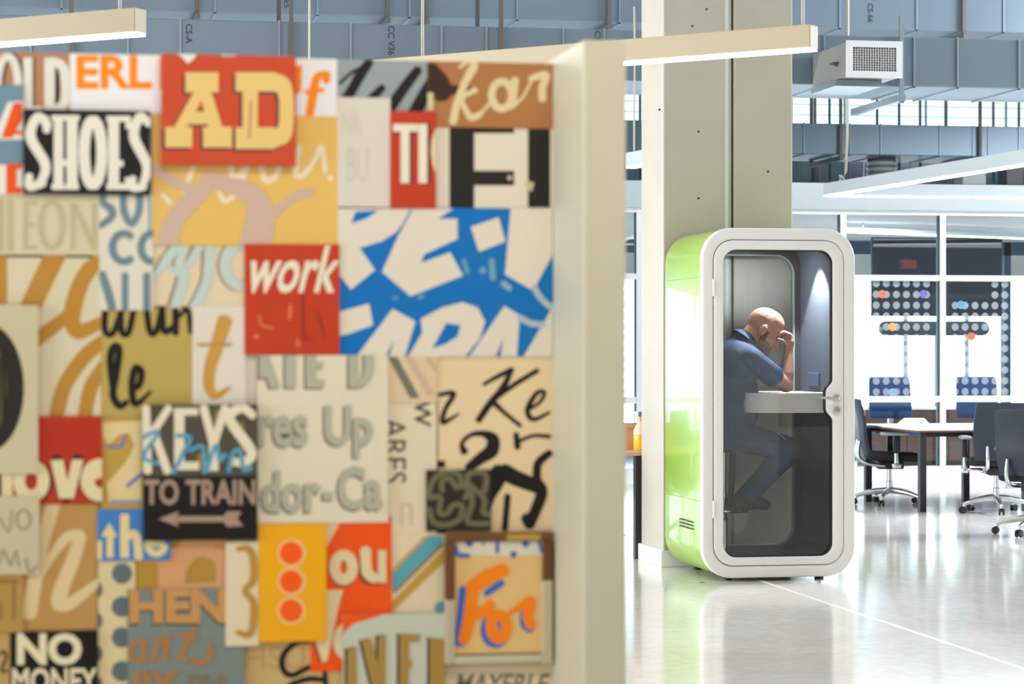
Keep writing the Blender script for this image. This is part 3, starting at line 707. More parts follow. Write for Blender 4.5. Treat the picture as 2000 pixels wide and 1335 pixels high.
sign('lettered_sign', 'olive sheet with black handwriting wun le', 197, 597, 380, 818, 0, (188, 162, 84), Art(190, 580, 2.781)
     .st(BK, 34, (45, 50), (42, 180), (85, 195), (130, 80)).st(BK, 34, (128, 50), (132, 185), (170, 190), (200, 50)).st(BK, 34, (265, 50), (285, 185), (320, 185), (350, 70)).st(BK, 34, (352, 50), (362, 185), (415, 160)).st(BK, 36, (425, 60), (425, 195)).st(BK, [20, 26, 30], (440, 110), (490, 70), (508, 190))
     .st(BK, [36, 40, 40, 40, 40, 40, 40, 30], (85, 500), (70, 340), (90, 270), (118, 290), (100, 430), (85, 530), (120, 590), (160, 570)).st(BK, [30, 36, 38, 40, 40, 36, 14], (180, 500), (225, 480), (240, 410), (208, 385), (188, 470), (205, 580), (290, 510)))
sign('lettered_sign', 'cream sheet with an ochre italic letter t', 376, 598, 480, 792, 1, (228, 215, 196), Art(190, 580, 2.781)
     .st((206, 152, 62), [84, 74, 66, 60, 44, 18], (690, 130), (650, 260), (612, 380), (605, 480), (640, 535), (718, 490)).st((190, 140, 70), 16, (545, 258), (725, 258)))
sign('lettered_sign', 'peach sheet with pale blue script ffe above the letter t', 297, 476, 482, 601, 0, (230, 208, 170), Art(190, 360, 3.927)
     .st((160, 140, 116), [60, 80, 70], (420, 715), (525, 560), (590, 460)).st((160, 140, 116), [60, 70, 84, 84], (640, 480), (600, 640), (640, 700), (565, 950)).st((160, 140, 116), 60, (750, 470), (700, 590)).st((160, 140, 116), [70, 80, 80], (830, 480), (820, 740), (720, 950)).ring((160, 140, 116), 90, 1090, 620, 130, 160, 60, 300)
     .st((196, 208, 198), [50, 76, 66], (440, 715), (545, 560), (620, 460)).st((196, 208, 198), [50, 66, 80, 80], (670, 470), (625, 610), (665, 700), (595, 950)).st((196, 208, 198), 60, (790, 470), (705, 610)).st((196, 208, 198), [70, 76, 80], (860, 470), (840, 740), (745, 950)).st((196, 208, 198), 40, (620, 690), (560, 640)).ring((196, 208, 198), 86, 1110, 620, 130, 160, 60, 300))
sign('lettered_sign', 'red sheet with the cream italic word work', 477, 478, 662, 692, 2, (198, 58, 26), Art(190, 360, 3.927)
     .txt((238, 224, 198), 'work', 1115, 470, 1900, 835, .02, .24).st((140, 60, 34), 20, (1570, 860), (1580, 1180)).st((140, 60, 34), 18, (1580, 1180), (1640, 1190)).st((140, 60, 34), 16, (1680, 980), (1740, 1160)).st((222, 110, 70), 30, (1480, 930), (1470, 1030)).st((222, 110, 70), 24, (1240, 1010), (1260, 1080), (1340, 1100)).st((222, 110, 70), 30, (1200, 1170), (1230, 1160)).st((222, 110, 70), 34, (1530, 1200), (1540, 1230)))
TB = (92, 158, 186)
sign('lettered_sign', 'dark mottled board with cream letters KEYS and blue scribble', 277, 789, 501, 930, 3, (84, 76, 62), Art(190, 580, 2.781)
     .st((150, 118, 60), 40, (250, 800), (260, 940)).st((150, 118, 60), 40, (420, 620), (440, 660)).st((150, 118, 60), 46, (560, 860), (580, 930)).st((150, 118, 60), 40, (770, 690), (800, 820)).st((150, 118, 60), 30, (640, 680), (650, 620))
     .st((234, 220, 188), [46, 46], (262, 600), (272, 940)).st((234, 220, 188), [40, 44], (385, 600), (275, 770)).st((234, 220, 188), [44, 46], (300, 720), (378, 940)).rect((234, 220, 188), 415, 600, 470, 935).rect((234, 220, 188), 415, 600, 545, 640).rect((234, 220, 188), 415, 890, 550, 935).st((234, 220, 188), [44, 44], (575, 600), (625, 790)).st((234, 220, 188), [44, 44], (690, 600), (630, 790)).rect((234, 220, 188), 602, 770, 655, 940).st((234, 220, 188), [44, 48, 56, 56, 48, 44], (840, 640), (780, 600), (715, 660), (830, 830), (800, 890), (730, 890))
     .st(TB, 22, (240, 760), (330, 730), (250, 860), (330, 900)).st(TB, 24, (410, 950), (460, 850), (500, 760), (430, 750)).st(TB, 22, (500, 830), (570, 810), (580, 950)).st(TB, 24, (590, 940), (640, 800), (660, 880), (690, 850)).st(TB, 24, (710, 940), (730, 850), (770, 830), (790, 930), (830, 920)), thick=.026)
sign('lettered_sign', 'black board with taupe words TO TRAIN over a double ended arrow', 279, 927, 500, 1054, 3, (26, 21, 18), Art(190, 580, 2.781)
     .txt((170, 140, 118), 'TO TRAIN', 252, 985, 855, 1125, .03).rect((170, 140, 118), 430, 1184, 690, 1216).poly((170, 140, 118), [(330, 1200), (440, 1158), (425, 1200), (440, 1242)]).poly((170, 140, 118), [(675, 1200), (700, 1158), (780, 1160), (755, 1200), (790, 1236), (700, 1242)]), thick=.026)
sign('lettered_sign', 'tan sheet with a cream figure 2 edged in blue', 197, 816, 282, 994, 1, (196, 154, 66), Art(190, 580, 2.781)
     .poly((230, 202, 144), [(20, 680), (240, 670), (240, 1110), (60, 1110), (50, 1010), (150, 900), (200, 800), (170, 740), (120, 745), (60, 800), (30, 760)]).poly((196, 154, 66), [(130, 790), (155, 745), (185, 770), (180, 850), (60, 1000), (30, 1010), (30, 810), (60, 815)]).st((96, 118, 186), 14, (60, 812), (130, 805), (150, 745)).st((96, 118, 186), 20, (165, 1022), (235, 962)).rect((150, 150, 170), 70, 1100, 245, 1118))
sign('lettered_sign', 'blue sheet with the cream word the below the figure 2', 190, 992, 333, 1094, 2, (62, 126, 190), Art(180, 980, 3.762)
     .rect((234, 208, 144), 105, 220, 155, 405).poly((234, 208, 144), [(65, 250), (125, 150), (185, 250)]).rect((234, 208, 144), 30, 280, 72, 420).rect((234, 208, 144), 205, 85, 270, 405).st((234, 208, 144), [60, 60, 62], (250, 250), (320, 240), (340, 400)).ring((234, 208, 144), 50, 470, 310, 62, 66, 10, 250).rect((234, 208, 144), 400, 285, 530, 325))
D3 = (96, 110, 108)
ar = Art(180, 980, 3.762)
for y in (522, 765, 990, 1238): ar.disc(D3, 218, y, 75)
for y in (640, 870, 1110, 1340): ar.disc(D3, 32, y, 44, 62)
sign('dotted_sign', 'cream strip with a column of slate dots at the lower left', 189, 1092, 268, 1420, 1, (224, 200, 152), ar, pn='painted_dot')
sign('lettered_sign', 'salmon sheet with ochre blocks below the double ended arrow', 264, 1052, 443, 1152, 1, (216, 156, 106), Art(180, 980, 3.762)
     .rect((182, 136, 48), 325, 440, 480, 640).poly((182, 136, 48), [(680, 600), (690, 500), (740, 420), (810, 395), (880, 420), (905, 480), (905, 580)]).rect((182, 136, 48), 570, 270, 640, 330).st((200, 140, 84), 30, (910, 330), (970, 330)), pn='painted_block')
sign('lettered_sign', 'slate grey sheet with rust brown words HEN and ants', 249, 1146, 478, 1420, 2, (126, 134, 126), Art(180, 980, 3.762)
     .txt((74, 60, 46), 'HEN', 262, 645, 985, 900, .05).txt((204, 146, 86), 'HEN', 270, 632, 990, 885, .05)
     .ring((176, 120, 66), 36, 330, 1090, 52, 72).st((176, 120, 66), 38, (385, 1020), (375, 1165)).st((176, 120, 66), 38, (500, 990), (435, 1160)).st((176, 120, 66), [30, 38, 40], (520, 1040), (560, 990), (530, 1150)).st((176, 120, 66), 42, (745, 930), (650, 1120), (690, 1150)).st((176, 120, 66), 32, (650, 970), (760, 1000)).st((176, 120, 66), [34, 42, 44, 40], (860, 1040), (870, 1120), (800, 1180), (740, 1160)).txt((176, 120, 66), 'IlY', 300, 1240, 640, 1420, .04).txt((150, 116, 76), 'me.o', 700, 1260, 980, 1330, .0))
sign('lettered_sign', 'cream strip with a single ochre curly brace', 440, 1056, 505, 1260, 3, (230, 210, 172), Art(430, 1000, 3.986)
     .st((192, 142, 54), [40, 56, 62, 60, 50, 60, 62, 56, 40], (135, 280), (210, 275), (252, 350), (252, 520), (190, 605), (252, 690), (252, 870), (215, 945), (130, 925)))
ar = Art()
for y in (1078, 1133, 1190): ar.disc((252, 190, 120), 568, y, 28)
for y in (1078, 1133, 1190): ar.disc((255, 92, 0), 567, y, 22)
sign('dotted_sign', 'bright yellow sheet with three stacked orange dots', 503, 1021, 636, 1252, 3, (246, 172, 0), ar, pn='painted_dot')
G5 = (182, 178, 154); G6 = (120, 104, 92)
A = Art(480, 680, 3.708)
for c, dx, dy in ((G6, -14, 12), (G5, 0, 0)):
    A.poly(c, [(95+dx, 40+dy), (160+dx, 40+dy), (245+dx, 285+dy), (170+dx, 285+dy), (150+dx, 215+dy), (95+dx, 215+dy)]).rect(c, 280+dx, 40+dy, 360+dx, 285+dy).rect(c, 430+dx, 40+dy, 505+dx, 285+dy).rect(c, 430+dx, 225+dy, 565+dx, 285+dy).rect(c, 430+dx, 95+dy, 555+dx, 140+dy).rect(c, 740+dx, 40+dy, 810+dx, 285+dy).st(c, [72, 72, 66, 60], (885+dx, 30+dy), (885+dx, 160+dy), (850+dx, 235+dy), (770+dx, 255+dy))
    A.txt(c, 'res', 85+dx, 480+dy, 445+dx, 715+dy, .035).txt(c, 'Up', 565+dx, 410+dy, 915+dx, 790+dy, .035).txt(c, 'dor', 110+dx, 880+dy, 540+dx, 1190+dy, .035).rect(c, 555+dx, 1035+dy, 625+dx, 1095+dy).txt(c, 'Ca', 660+dx, 850+dy, 985+dx, 1170+dy, .035)
sign('lettered_sign', 'cream sheet with grey shaded letters AIE D, res Up and dor-Ca', 502, 693, 757, 1022, 2, (230, 216, 186), A)
sign('lettered_sign', 'tan scrap with diagonal grey stripes below the blue sheet', 748, 694, 852, 786, 1, (228, 200, 158), Art(740, 680, 3.608)
     .poly((122, 116, 102), [(60, 60), (125, 60), (285, 350), (215, 350)]).poly((212, 180, 148), [(180, 60), (230, 60), (390, 330), (340, 330)]).poly((206, 174, 146), [(320, 60), (350, 60), (420, 170), (400, 180)]), pn='painted_stripe')
sign('lettered_sign', 'cream strip with dark letters ARES reading downwards', 745, 780, 856, 1037, 0, (232, 214, 182), Art(740, 680, 3.608)
     .txt((88, 62, 60), 'ARES', 30, 490, 190, 950, .0, rot=1).txt((70, 56, 44), 'W', 245, 365, 365, 550, .012, rot=1).rect((220, 190, 156), 150, 1100, 165, 1250).rect((220, 190, 156), 215, 1100, 230, 1250).rect((220, 190, 156), 150, 1095, 230, 1108))
sign('lettered_sign', 'peach sheet with black handwriting r Ke and a figure 2', 852, 694, 1079, 1042, 0, (236, 208, 164), Art(740, 680, 3.608)
     .st(BK, [26, 40, 34, 40, 14], (420, 328), (525, 318), (465, 430), (450, 520), (560, 460)).st(BK, [30, 50, 50, 46], (935, 150), (870, 280), (780, 390), (700, 505)).st(BK, [24, 34, 40], (735, 255), (830, 200), (935, 150)).st(BK, [30, 36, 34], (830, 345), (960, 250), (1115, 155)).st(BK, [44, 30, 28], (800, 375), (880, 450), (995, 545)).st(BK, [26, 26, 28, 34, 40, 34, 20], (1050, 430), (1130, 380), (1165, 310), (1110, 315), (1045, 430), (1085, 500), (1200, 450))
     .st(BK, [56, 30, 30, 44, 90, 100, 80, 60], (600, 725), (583, 670), (640, 612), (730, 600), (800, 640), (790, 720), (720, 770), (630, 840)).st(BK, [40, 46], (965, 605), (975, 695)).st(BK, [26, 26, 30], (975, 660), (1080, 615), (1200, 620)).st(BK, [50, 60, 60], (1200, 735), (1120, 810), (1110, 920))
     .st(BK, [120, 110, 100], (880, 870), (980, 920), (1110, 970)).st(BK, [90, 84, 80, 80], (1110, 950), (1145, 1010), (1110, 1120), (1055, 1240)).disc(BK, 1040, 1200, 40).st(BK, [130, 110, 70, 40], (850, 870), (815, 960), (785, 1040), (770, 1120)).st(BK, [46, 46], (905, 1040), (885, 1270)).st(BK, 90, (760, 900), (830, 940)).rect(BK, 415, 790, 465, 840))
GO = (112, 106, 76); DB = (52, 42, 34)
sign('lettered_sign', 'small dark board with grey outlined letters beside the figure 2', 831, 916, 958, 1036, 2, DB, Art(740, 680, 3.608)
     .st(GO, 40, (575, 975), (560, 890), (460, 868), (375, 930), (350, 1040), (410, 1040), (430, 1060), (420, 1150), (470, 1160), (520, 1100), (580, 1110), (560, 1200), (470, 1240), (380, 1220), (350, 1130)).st(GO, 40, (440, 1000), (440, 930), (500, 920), (540, 980)).st(GO, 40, (615, 990), (630, 880), (740, 880), (745, 980), (720, 1020), (740, 1080), (730, 1150), (780, 1170)).st(GO, 40, (600, 1050), (640, 1010), (650, 1090), (620, 1220), (770, 1230)).st(GO, 34, (640, 960), (700, 1020)))
OR = (248, 84, 0); CO = (232, 208, 160)
sign('lettered_sign', 'orange sheet with cream shaded letters ou', 606, 1008, 764, 1310, 1, OR, Art(430, 1000, 3.986)
     .poly(CO, [(700, 80), (930, 80), (830, 260), (700, 400)]).ring((150, 70, 40), 84, 950, 440, 72, 96).st((150, 70, 40), 80, (1120, 310), (1120, 500), (1200, 520)).rect((150, 70, 40), 1215, 300, 1285, 560)
     .ring(CO, 84, 958, 425, 70, 96).st(CO, [84, 84, 80], (1130, 295), (1140, 460), (1200, 510)).rect(CO, 1225, 290, 1290, 545).rect(CO, 1085, 290, 1150, 330)
     .poly((140, 66, 40), [(720, 990), (760, 1000), (800, 1170), (770, 1160)]).poly(CO, [(800, 600), (955, 600), (930, 680), (830, 1150), (790, 1165), (740, 1000)]).ring(CO, 90, 1010, 1000, 90, 110, 90, 270))
sign('lettered_sign', 'cream sheet with a teal and ochre diagonal stripe', 756, 1035, 872, 1215, 0, (232, 210, 170), Art(650, 1000, 3.984)
     .poly((212, 160, 90), [(420, 480), (700, 190), (740, 190), (440, 500)]).poly((90, 164, 174), [(440, 500), (745, 180), (850, 180), (850, 230), (460, 612), (440, 610)]).poly((200, 150, 60), [(430, 720), (870, 270), (870, 370), (430, 800)]).poly((120, 100, 74), [(470, 612), (850, 235), (860, 250), (480, 626)]).disc((90, 160, 166), 840, 740, 50, 50), pn='painted_stripe')
bmA = Art(650, 1000, 3.984).poly((248, 84, 0), [(60, 760), (470, 760), (300, 815), (150, 860), (100, 905), (60, 960)]); GOc = (174, 136, 66); DKo = (86, 66, 46)
for c, dx in ((DKo, -22), (GOc, 0)):
    bmA.poly(c, [(105+dx, 1050), (175+dx, 1035), (185+dx, 1400), (105+dx, 1400)]).poly(c, [(215+dx, 990), (290+dx, 970), (345+dx, 1180), (345+dx, 950), (405+dx, 940), (400+dx, 1400), (310+dx, 1400)]).poly(c, [(510+dx, 935), (670+dx, 940), (670+dx, 1000), (585+dx, 1000), (580+dx, 1400), (510+dx, 1400)]).rect(c, 560+dx, 1140, 605+dx, 1200).poly(c, [(745+dx, 965), (870+dx, 980), (870+dx, 1400), (745+dx, 1400)])
sign('lettered_sign', 'pale grey sheet with tall ochre letters VER at the bottom', 668, 1195, 867, 1420, 3, (200, 202, 180), bmA)
sign('lettered_sign', 'tan sheet with a looping black brush letter at the bottom', 476, 1250, 672, 1420, 0, (206, 172, 112), Art(430, 1000, 3.986)
     .txt((196, 152, 96), 'HSU', 190, 1040, 660, 1215, .0).st(BK, [38, 40, 46, 46, 44, 40, 36, 40], (720, 1000), (590, 1015), (490, 1110), (490, 1220), (560, 1265), (690, 1205), (800, 1200), (820, 1360)).st(BK, [40, 44, 40], (540, 1340), (680, 1295), (800, 1300)))
sign('lettered_sign', 'tan sheet with grey italic lettering at the bottom right', 864, 1294, 1079, 1420, 0, (226, 204, 168), Art().txt((128, 118, 92), 'MAYERLE', 886, 1314, 1075, 1356, .02, .25))
# framed poster
d0 = LAYER[3]; t = thing('framed_poster', 'framed tan poster with the orange brush word For', 'poster', pan(970, 1292, d0))
o_ = Vector(t.location)
def FR(a, b, d): p = pan(a, b); return Vector((p.x, PY-d, p.z))-o_
OUT = (866, 1036, 1074, 1293); INN = (884, 1054, 1055, 1274)
def bar(nm, x0, y0, x1, y1, c, label=None):
    bm = NB(); box(bm, FR(x0, y1, .013), FR(x1, y0, .034), .002, 1); return obj(nm, bm, paint(c), t, label=label)
bar('frame', OUT[0], OUT[1], OUT[2], INN[1], (118, 76, 38), 'brown top bar of the frame')
bar('frame', OUT[0], INN[1], INN[0], 1168, (112, 70, 36)); bar('frame', INN[2], INN[1], OUT[2], 1130, (112, 70, 36))
bar('frame', OUT[0], 1168, INN[0], OUT[3], (192, 176, 148), 'worn grey lower side of the frame'); bar('frame', INN[2], 1130, OUT[2], OUT[3], (196, 182, 152)); bar('frame', INN[0], INN[3], INN[2], OUT[3], (204, 192, 164))
bm = NB(); box(bm, FR(INN[0], INN[3], .013), FR(INN[2], INN[1], .024)); obj('poster_sheet', bm, paint((232, 190, 124)), t)
bm = NB(); box(bm, FR(985, 1052, .0345), FR(1050, 1040, .0350)); obj('worn_patch', bm, paint((196, 150, 60)), t)
ar = Art(650, 1000, 3.984); B3 = (60, 106, 190); O3 = (255, 132, 0)
ar.rect((228, 214, 190), 925, 215, 1615, 330).st(B3, 34, (940, 250), (960, 320), (1040, 330)).disc(B3, 1050, 230, 30).st(B3, 30, (1265, 215), (1265, 300)).disc(B3, 1390, 320, 26).disc(B3, 1485, 235, 28).st(B3, 26, (1590, 220), (1610, 300)).st(B3, 14, (1150, 215), (1160, 250))
ar.st(B3, 90, (1010, 600), (995, 800), (975, 1000)).st(B3, 50, (1180, 620), (1300, 540)).ring(B3, 90, 1250, 900, 70, 100).st(B3, 60, (1480, 740), (1470, 850), (1520, 900))
ar.st(O3, [90, 96, 100, 84], (1080, 560), (1060, 700), (1040, 850), (1005, 985)).st(O3, [100, 120, 100], (1060, 580), (1180, 500), (1310, 440)).st(O3, [90, 100, 70], (1080, 780), (1170, 760), (1210, 700)).ring(O3, 86, 1275, 880, 60, 92).st(O3, [36, 30], (1330, 800), (1430, 720)).st(O3, [50, 80, 84, 80], (1420, 740), (1520, 680), (1500, 790), (1525, 870))
zz = 0; groups = []
for it in ar.items:
    if not groups or groups[-1][0] != it[0]: groups.append((it[0], []))
    groups[-1][1].append(it)
for c, its in groups:
    zz += 1; bm = NB(); d = .0242+.0005*zz
    for it in its:
        d += 3e-5
        if it[1] == 'p': bm.faces.new([bm.verts.new(pan(p[0], p[1], d)) for p in it[2]])
        else: stroke_faces(bm, it[2], it[3], it[4], d)
    a = pan(INN[0], INN[3]); b = pan(INN[2], INN[1]); clip(bm, a.x, b.x, a.z, b.z)
    bmesh.ops.translate(bm, verts=bm.verts[:], vec=-o_)
    for f in bm.faces:
        f.normal_update()
        if f.normal.y > 0: f.normal_flip()
    painted(bm, 'lettering', c, t)

# ================================================================ PHONE BOOTH
BXo = uv_(1.186, 15.1, 0); BX, BY = BXo.x, BXo.y
m_green = mat('lime_lacquer', (154, 190, 60), .28, coat=.3, spec=.5)
m_bwhite = mat('booth_white', (230, 228, 224), .32)
m_felt = mat('dark_grey_felt', (88, 94, 106), .85, bump=.15, nscale=60)
m_seal = mat('black_seal', (26, 24, 26), .5)
m_chrome = mat('chrome', (214, 216, 220), .12, metal=1)
m_steel = mat('brushed_steel', (190, 186, 182), .3, metal=.9)
m_bglass = glass('booth_glass', (.985, .99, .99), 1.5)
m_rglass = glass('booth_rear_glass', (.985, .995, 1.0), 1.35)
booth = thing('phone_booth', 'white framed lime green phone booth with a glass door beside the column', 'phone booth', (BX, BY, 0))
RO = rrect(0, .022, 1, 2.215, .195, 12)
def inset(d, r): return rrect(d, .022+d, 1-d, 2.215-d, r, 12)
# shell: lacquered tube with outer and inner skin
bm = NB(); ro = ringloft(bm, inset(.004, .192), [(.055, (1, 1)), (.955, (1, 1)), (.985, (.985, .993))]); obj('shell', bm, m_green, booth, 50)
bm = NB(); ringloft(bm, inset(.07, .13), [(.06, (1, 1)), (.93, (1, 1))]); obj('lining', bm, m_felt, booth, 50)
obj('front_frame', curve_mesh([RO, inset(.0745, .128)], 0, .06, .012), m_bwhite, booth, 40)
# door leaf with the swelling round the handle
def door_hole():
    x0, x1, z0, z1, r = .139, .853, .152, 2.078, .085
    P = rrect(x0, z0, x1, z1, r, 8)
    # rrect starts at the right side top corner and runs anticlockwise; the last point is on the right side bottom
    hz = 1.14
    notch = [(x1, hz-.135), (x1-.008, hz-.115), (x1-.036, hz-.085), (x1-.044, hz-.065), (x1-.044, hz+.05), (x1-.036, hz+.07), (x1-.008, hz+.1), (x1, hz+.12)]
    return P+notch
obj('door', curve_mesh([inset(.078, .124), door_hole()], -.004, .05, .006), m_bwhite, booth, 40)
DG = booth.children[-1]
bm = curve_mesh([[(p[0], p[1]) for p in door_hole()], [((p[0]-.5)*.985+.497, (p[1]-1.115)*.994+1.115) for p in door_hole()]], .012, .045); obj('glazing_seal', bm, m_seal, DG)
bm = NB(); box(bm, (.13, .024, .145), (.862, .030, 2.085)); obj('pane', bm, m_bglass, DG)
bm = NB(); lathe(bm, [(.026, 0), (.026, .008), (.022, .010)], 20); bmesh.ops.rotate(bm, verts=bm.verts[:], cent=(0, 0, 0), matrix=Matrix.Rotation(math.pi/2, 3, 'X'))
tube(bm, [(0, -.008, 0), (0, -.05, 0), (-.01, -.058, 0), (-.03, -.06, 0), (-.135, -.06, .008)], .0095, 12, 3)
bmesh.ops.translate(bm, verts=bm.verts[:], vec=(.873, -.004, 1.145)); obj('handle', bm, m_steel, DG, 40)
bm = NB(); lathe(bm, [(.025, 0), (.025, .010), (.02, .013)], 20); bmesh.ops.rotate(bm, verts=bm.verts[:], cent=(0, 0, 0), matrix=Matrix.Rotation(math.pi/2, 3, 'X')); bmesh.ops.translate(bm, verts=bm.verts[:], vec=(.873, -.004, 1.068)); obj('lock', bm, m_steel, DG, 40)
for z in (1.84, .455):
    bm = NB(); box(bm, (.066, -.016, z-.055), (.088, .0, z+.055), .006, 3); obj('hinge', bm, m_bwhite, DG, 40)
# rear wall with a rounded window
hole = rrect(.10, .145, .888, 2.085, .13, 10)
obj('rear_frame', curve_mesh([inset(.02, .18), hole], .93, .985, .004), mat('rear_frame_dark', (52, 46, 46), .5), booth, 40)
bm = NB(); box(bm, (.09, .955, .13), (.90, .961, 2.1)); obj('rear_pane', bm, m_rglass, booth)
bm = curve_mesh([hole, [((p[0]-.494)*.985+.494, (p[1]-1.115)*.994+1.115) for p in hole]], .925, .99); obj('rear_seal', bm, mat('pale_seal', (150, 158, 160), .4), booth)
bm = NB(); box(bm, (.10, .06, .106), (.90, .93, .125)); obj('carpet', bm, mat('charcoal_carpet', (52, 54, 58), .95, noise=.2, nscale=120), booth)
bm = NB(); box(bm, (.09, .08, .12), (.105, .92, .20)); box(bm, (.895, .08, .12), (.91, .92, .20)); obj('kick_rail', bm, mat('rail_grey', (70, 72, 76), .7), booth)
for r in range(3):
    for c in range(3):
        y = .22+.12*c; z = .355-.022*r; bm = NB(); box(bm, (-.001, y, z), (.006, y+.10, z+.008)); obj('vent_slot', bm, m_seal, booth)
for z in (.50, 1.905):
    bm = NB(); box(bm, (.0025, .06, z), (.0045, .98, z+.003)); obj('panel_joint', bm, mat('joint_grey', (140, 150, 120), .6), booth)
for x in (.2, .8):
    for y in (.12, .86):
        bm = NB(); lathe(bm, [(.03, 0), (.03, .012), (.012, .014), (.012, .05)], 12, (x, y, 0)); obj('foot', bm, m_seal, booth, 40)
# desk with a deep bow front
DZ = 1.175
P = []
for k in range(15): a = math.radians(180+90*k/14); P.append((.56+.20*math.cos(a), .36+.20*math.sin(a)))
P = [(.36, .92)]+P+[(.925, .16), (.925, .92)]
bm = NB(); tz = [bm.verts.new((x, y, DZ)) for x, y in P]; bz = [bm.verts.new((x, y, DZ-.125)) for x, y in P]
bm.faces.new(tz); bm.faces.new(bz[::-1])
for i in range(len(P)): j = (i+1) % len(P); bm.faces.new((tz[i], bz[i], bz[j], tz[j]))
obj('desk', bm, mat('desk_white', (246, 244, 236), .35), booth, 30)
bm = NB(); box(bm, (.918, .50, 1.215), (.929, .74, 1.30), .003, 1); g = bmesh.ops.create_circle(bm, cap_ends=True, segments=14, radius=.02)
obj('socket_plate', bm, mat('socket_grey', (92, 104, 128), .5), booth)
bm = NB(); lathe(bm, [(.045, 2.125), (.045, 2.14), (.02, 2.145)], 18, (.80, .50, 0)); obj('downlight', bm, mat('lamp_face', (255, 250, 240), .4, emit=4), booth)
sp = bpy.data.lights.new('booth_downlight', 'SPOT'); sp.energy = 80; sp.spot_size = math.radians(84); sp.spot_blend = .25; sp.shadow_soft_size = .02; sp.color = (.82, .92, 1.0)
area('booth_fill_light', (BX+.50, BY+.62, 2.12), (BX+.50, BY+.70, 0), .4, .12, 5, (.86, .95, 1.0))  # added fill to lift the rear window and the head, no lamp body
so = bpy.data.objects.new('booth_downlight', sp); C.objects.link(so); so.location = (BX+.80, BY+.50, 2.11)

# ---------------------------------------------------------------- bar stool in the booth
sxp = onY(1416, 900, BY+.52).x; SY = BY+.55
stool = thing('bar_stool', 'black swivel bar stool with chrome footrest inside the booth', 'stool', (sxp, SY, .125))
bm = NB(); lathe(bm, [(.04, .66), (.17, .67), (.19, .70), (.185, .735), (.12, .75), (.02, .752)], 24); obj('seat', bm, mat('stool_black', (24, 24, 26), .5), stool, 40)
bm = NB(); tube(bm, [(-.14, -.12, .74), (-.17, -.07, .80), (-.18, 0, .82), (-.17, .07, .80), (-.14, .12, .74)], .022, 8, 3); obj('backrest', bm, MATS['stool_black'], stool, 40)
bm = NB(); lathe(bm, [(.014, .32), (.014, .66)], 14); obj('gas_lift', bm, m_chrome, stool, 40)
bm = NB(); lathe(bm, [(.028, .0), (.028, .25), (.022, .26), (.022, .40)], 14); obj('column', bm, m_chrome, stool, 40)
bm = NB(); tube(bm, [(.06, -.01, .66), (.05, -.015, .45), (.025, -.02, .30)], [.022, .018, .012], 8, 4); obj('bracket', bm, MATS['stool_black'], stool, 40)
bm = NB(); tube(bm, [(.16*math.cos(2*math.pi*k/28), .16*math.sin(2*math.pi*k/28), .285) for k in range(28)], .011, 8, closed=True); tube(bm, [(0, 0, .27), (.16, 0, .285)], .01, 8); tube(bm, [(0, 0, .27), (-.11, .11, .285)], .01, 8); obj('footrest', bm, m_chrome, stool, 40)
bm = NB(); lathe(bm, [(.21, 0), (.21, .008), (.12, .018), (.03, .03)], 28); obj('base', bm, MATS['stool_black'], stool, 40)

# ================================================================ PERSON
m_skin = mat('skin', (206, 150, 124), .5, noise=.06, nscale=14)
m_polo = mat('navy_polo', (42, 66, 104), .8, noise=.12, nscale=16, bump=.25)
m_jean = mat('denim', (38, 64, 98), .85, noise=.22, nscale=22, bump=.25)
m_shoe = mat('dark_shoe', (34, 30, 30), .6)
YM = BY+.50
def p3(px, py, dy=0.): return onY(px, py, YM+dy)
man = thing('person', 'bald bearded person in navy polo and jeans hunched over the booth desk', 'person', p3(1416, 868))
mo = Vector(man.location); MI = Matrix.Translation(-mo)
# head frame: looking to the right and down
pit = math.radians(33); yaw = math.radians(-8)
Rh = Matrix.Rotation(yaw, 3, 'Z') @ Matrix.Rotation(pit, 3, 'Y')
HC = p3(1488.5, 645); HS = 1.17
def h(x, y, z): return HC+Rh @ (Vector((x, y, z))*HS)
def hr(*r): return tuple(q*HS for q in r)
sh_r = p3(1468, 702, -.17); el_r = p3(1535, 752, -.13); wr_r = p3(1540, 682, -.08)
el_r.z = max(el_r.z, DZ+.048)
sh_l = p3(1468, 700, .17); el_l = p3(1442, 770, .25); wr_l = p3(1450, 822, .17)
neck0 = p3(1450, 678); 
head = [('e', h(-.004, 0, .038), hr(.100, .077, .093), Rh), ('e', h(.012, 0, .062), hr(.086, .07, .07), Rh), ('e', h(.052, 0, -.012), hr(.048, .058, .080), Rh), ('e', h(.038, 0, -.060), hr(.056, .054, .055), Rh),
        ('c', h(.078, -.012, -.100), h(.078, .012, -.100), .025*HS, .025*HS), ('c', h(.100, 0, .014), h(.124, 0, -.030), .0085*HS, .0135*HS), ('c', h(.112, -.013, -.034), h(.112, .013, -.034), .009*HS, .009*HS),
        ('c', h(.092, -.036, .026), h(.092, .036, .026), .014*HS, .014*HS), ('c', h(.098, -.018, -.062), h(.098, .018, -.062), .009*HS, .009*HS), ('c', h(.095, -.016, -.075), h(.095, .016, -.075), .010*HS, .010*HS),
        ('c', h(.066, -.036, -.02), h(.040, -.044, -.012), .016*HS, .018*HS), ('c', h(.066, .036, -.02), h(.040, .044, -.012), .016*HS, .018*HS),
        ('e', h(-.008, -.080, -.004), hr(.023, .013, .036), Rh @ Matrix.Rotation(-.3, 3, 'Z')), ('e', h(-.008, .080, -.004), hr(.023, .013, .036), Rh @ Matrix.Rotation(.3, 3, 'Z')),
        ('c', neck0, h(-.03, 0, -.03), .074, .066), ('c', p3(1440, 690), neck0, .09, .076)]
arm_r = [('c', sh_r, el_r, .058, .047), ('c', el_r, el_r.lerp(wr_r, .35), .045, .045), ('c', el_r.lerp(wr_r, .3), wr_r, .046, .029)]
